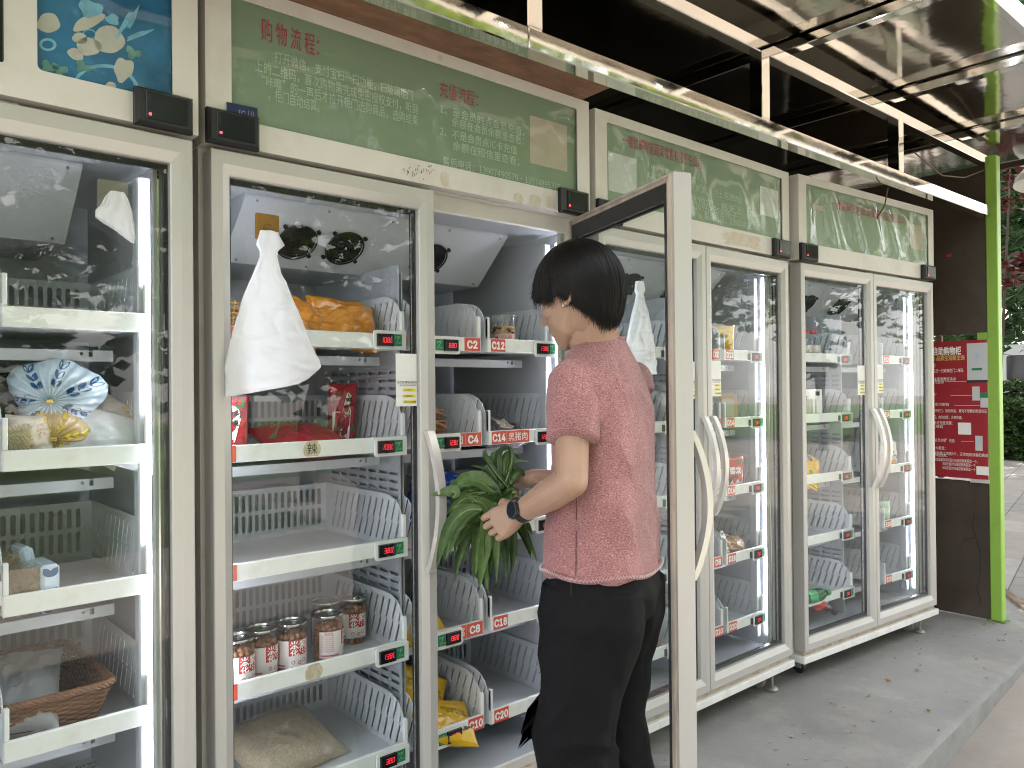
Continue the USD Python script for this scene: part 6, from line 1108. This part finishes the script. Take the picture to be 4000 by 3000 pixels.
# ---- hair: a shaped cap and strands that fall from the crown
crown = np.array([-.004, -.045, .098])
def hair_r(d):
    """radius of the hair shell along direction d (head frame: right, forward, up)"""
    el = 1/np.sqrt((d[:, 0]/.078)**2+(d[:, 1]/.100)**2+(d[:, 2]/.111)**2); back = np.clip(-d[:, 1], 0, 1); low = np.clip(-d[:, 2], 0, 1)
    return el*(1.13+.07*back*np.clip(d[:, 2]+.5, 0, 1)+.05*np.clip(d[:, 2], 0, 1)-.05*low)
def lower(phi):
    """lowest elevation of the hair; phi 0 = face, pi = nape"""
    a = np.abs((phi+PI) % (2*PI)-PI); return np.interp(a, [0, .5, .85, 1.15, 1.45, 1.75, 2.0, 2.35, 2.8, PI], [.42, .30, .12, -.05, -.10, -.42, -.70, -.92, -1.03, -1.05])
nph, nel = 120, 40; ph = np.linspace(0, 2*PI, nph); G = []
for p_ in ph:
    lo = float(lower(np.array(p_))); es = np.linspace(PI/2, lo, nel); d = np.stack([np.sin(p_)*np.cos(es), np.cos(p_)*np.cos(es), np.sin(es)], 1); nz = meshkit.noise(np.stack([np.full(nel, math.cos(p_)*9), np.full(nel, math.sin(p_)*9), es*1.2], 1)); G.append(d*(hair_r(d)*(.975+.025*nz))[:, None])
hair_mat = pm('black_hair', (.004, .0035, .0035), .38, spec=.3, var=.35, vscale=160, bump=.0016, bscale=260, stretch=(1, 1, .25))
obj('hair', MB().grid(np.array(G)).xform(lambda V: V@HM.T+HC_-BASE), hair_mat, TP, smooth=True)
hr = np.random.default_rng(77); pts, cnt, wid = [], [], []
for i in range(4200):
    p_ = hr.uniform(0, 2*PI); lo = float(lower(np.array(p_))); e1 = lo-hr.uniform(-.02, .10)-(.16*hr.random() if hr.random() < .3 else 0); e0 = PI/2-abs(hr.normal())*.5; e0 = max(e0, e1+.5); k_ = 14; es = np.linspace(e0, e1, k_); cl = float(meshkit.noise(np.array([math.cos(p_)*7, math.sin(p_)*7, .5])))-.5; sw = (.35+cl*.9)*np.linspace(0, 1, k_)**1.5*math.sin(p_)*(-1 if math.cos(p_) > .2 else .4)+hr.normal()*.06*np.linspace(0, 1, k_); pp = p_+sw*.5
    d = np.stack([np.sin(pp)*np.cos(es), np.cos(pp)*np.cos(es), np.sin(es)], 1); r_ = hair_r(d)*(1.0+hr.uniform(-.02, .022)+np.linspace(0, 1, k_)**2*hr.uniform(-.05, .05)); q = (d*r_[:, None])@HM.T+HC_-BASE; q[-1] += hr.normal(size=3)*.004; pts.append(q); cnt.append(k_); wid.append(np.linspace(.0013, .0005, k_))
for i in range(70):                                                  # flyaway wisps at the fringe and the crown
    p_ = hr.normal()*.5-.5; e0 = hr.uniform(.3, 1.2); k_ = 10; es = np.linspace(e0, e0-hr.uniform(.3, .8), k_); d = np.stack([np.sin(p_+.1*es)*np.cos(es), np.cos(p_)*np.cos(es), np.sin(es)], 1); r_ = hair_r(d)*(1.0+np.linspace(0, 1, k_)**1.5*hr.uniform(.03, .22)); pts.append((d*r_[:, None])@HM.T+HC_-BASE); cnt.append(k_); wid.append(np.linspace(.0007, .0003, k_))
from pxr import Vt
bc = UsdGeom.BasisCurves.Define(stage, str(TP.GetPath())+'/hair_strands'); bc.CreateTypeAttr('linear'); bc.CreatePointsAttr(Vt.Vec3fArray.FromNumpy(np.vstack(pts).astype(np.float32))); bc.CreateCurveVertexCountsAttr(Vt.IntArray.FromNumpy(np.array(cnt, np.int32))); bc.CreateWidthsAttr(Vt.FloatArray.FromNumpy(np.concatenate(wid).astype(np.float32))); bc.SetWidthsInterpolation('vertex')
UsdShade.MaterialBindingAPI.Apply(bc.GetPrim()).Bind(pm('hair_strand', (.005, .004, .004), .34, spec=.35)); bc.GetPrim().SetCustomDataByKey('kind', 'stuff')
# ================================================================ the bunch of long green leaves in her hands
GB = J(1925, 2000, 1.95); TG = xf('leafy_greens', None, GB, 0, 'bunch of long green salad leaves held in the hands', 'vegetable'); vr = np.random.default_rng(23)
veg = []
for i, (c1, c2) in enumerate((((.035, .085, .018), (.085, .16, .04)), ((.055, .12, .022), (.12, .21, .055)), ((.025, .06, .015), (.06, .12, .03)), ((.08, .15, .04), (.15, .23, .08)))):
    nn = {'tc': ('texture_coordinate', {}), 'v': ('noise_texture', {'scale': 26.0, 'detail': 5.0, 'distortion': 1.2}), 'r': ('rgb_ramp', {'ramp': [(.3, c1), (.7, c2)]}), 'b': ('bump', {'strength': .8, 'distance': .004}), 'p': ('principled_bsdf', {'roughness': .42}), 't': ('translucent_bsdf', {}), 'm': ('mix_closure', {'fac': .28})}
    veg.append(usdkit.material(stage, '/World/Looks/salad_leaf_%d' % i, nn, [('tc.object', 'v.vector'), ('v.fac', 'r.fac'), ('r.color', 'p.base_color'), ('r.color', 't.color'), ('v.fac', 'b.height'), ('b.normal', 'p.normal'), ('b.normal', 't.normal'), ('p.BSDF', 'm.closure1'), ('t.BSDF', 'm.closure2')], surface='m.closure'))
rib = pm('pale_leaf_rib', (.22, .30, .11), .5)
def salad(a, b, c, w, mat, twist):
    """a leaf along the curve a-b-c, w its greatest half width"""
    a, b, c = map(np.asarray, (a, b, c)); n = 16; t = np.linspace(0, 1, n)[:, None]; P_ = a*(1-t)**2+2*b*t*(1-t)+c*t*t; tg = np.gradient(P_, axis=0); tg /= np.linalg.norm(tg, axis=1)[:, None]
    up_ = -FW+.5*UP+twist*RT; s_ = np.cross(tg, up_); s_ /= np.linalg.norm(s_, axis=1)[:, None]+1e-9; nn_ = np.cross(s_, tg); tt = t[:, 0]; wd = w*np.sin(PI*np.clip(tt*.94+.06, 0, 1))**.7*(1-.25*tt); R_ = []
    for q in (-1, -.55, 0, .55, 1): R_.append(P_+s_*(wd*q)[:, None]+nn_*((abs(q)**1.3)*wd*.5+.10*wd*np.sin(tt*19+q*3+twist*9)*abs(q))[:, None])
    lf = obj('leaf', MB().grid(np.array(R_).transpose(1, 0, 2)-GB), mat, TG, smooth=True); obj('midrib', MB().tube(P_-GB-nn_*.0012, np.linspace(.0026, .0007, n), 5), rib, lf, smooth=True)
jit = lambda p, s_: p+vr.normal(size=3)*s_
for i in range(30):                                                  # hanging down
    u0, d0 = vr.uniform(1800, 2010), vr.uniform(1.93, 2.06); sp = (u0-1890)/110; ue = 1850+sp*150+vr.normal()*18; ve = vr.uniform(2170, 2350)-abs(sp)*70; a = J(1900+vr.normal()*35, 1985+vr.normal()*20, d0); b = J(u0-20+sp*40, 1990+vr.normal()*40, d0+.02); salad(a, b, jit(J(ue, ve, d0+.01), .006), vr.uniform(.012, .022), veg[i % 4], vr.normal()*.4)
for i in range(22):                                                  # lying to the left, into the fridge
    d0 = vr.uniform(1.96, 2.12); a = J(1960+vr.normal()*30, 1960+vr.normal()*30, 1.98); ue, ve = vr.uniform(1722, 1800), vr.uniform(1900, 2100); salad(a, jit(J((1960+ue)/2, ve-60, d0), .015), J(ue, ve, d0+.03), vr.uniform(.016, .028), veg[(i+1) % 4], vr.normal()*.5)
for i in range(18):                                                  # thin tops curling up
    a = J(1985+vr.normal()*25, 1930+vr.normal()*20, 2.02); ue, ve = vr.uniform(1850, 2075), vr.uniform(1745, 1880); salad(a, jit(J((1985+ue)/2-10+vr.normal()*40, ve-40+vr.normal()*25, 2.05), .012), J(ue+vr.normal()*20, ve+30*(i % 2), 2.06+vr.uniform(-.03, .04)), vr.uniform(.006, .012), veg[(i+2) % 4], vr.normal()*.6)
for i in range(10):                                                  # right of the hand, below the forearm
    a = J(2000+vr.normal()*15, 2030+vr.normal()*12, 1.99); ue, ve = vr.uniform(1990, 2110), vr.uniform(2070, 2200); salad(a, jit(J((2000+ue)/2+10, 2035, 2.0), .008), J(ue, ve, 2.02), vr.uniform(.009, .015), veg[(i+3) % 4], vr.normal()*.5)
for i in range(16):                                                  # the dense middle under the hand
    a = J(1905+vr.normal()*50, 2000+vr.normal()*30, vr.uniform(1.97, 2.04)); salad(a, jit(a+RT*.03, .02), a+RT*vr.uniform(-.09, .07)+UP*vr.uniform(-.05, .06)+FW*.02, vr.uniform(.014, .022), veg[i % 4], vr.normal()*.6)
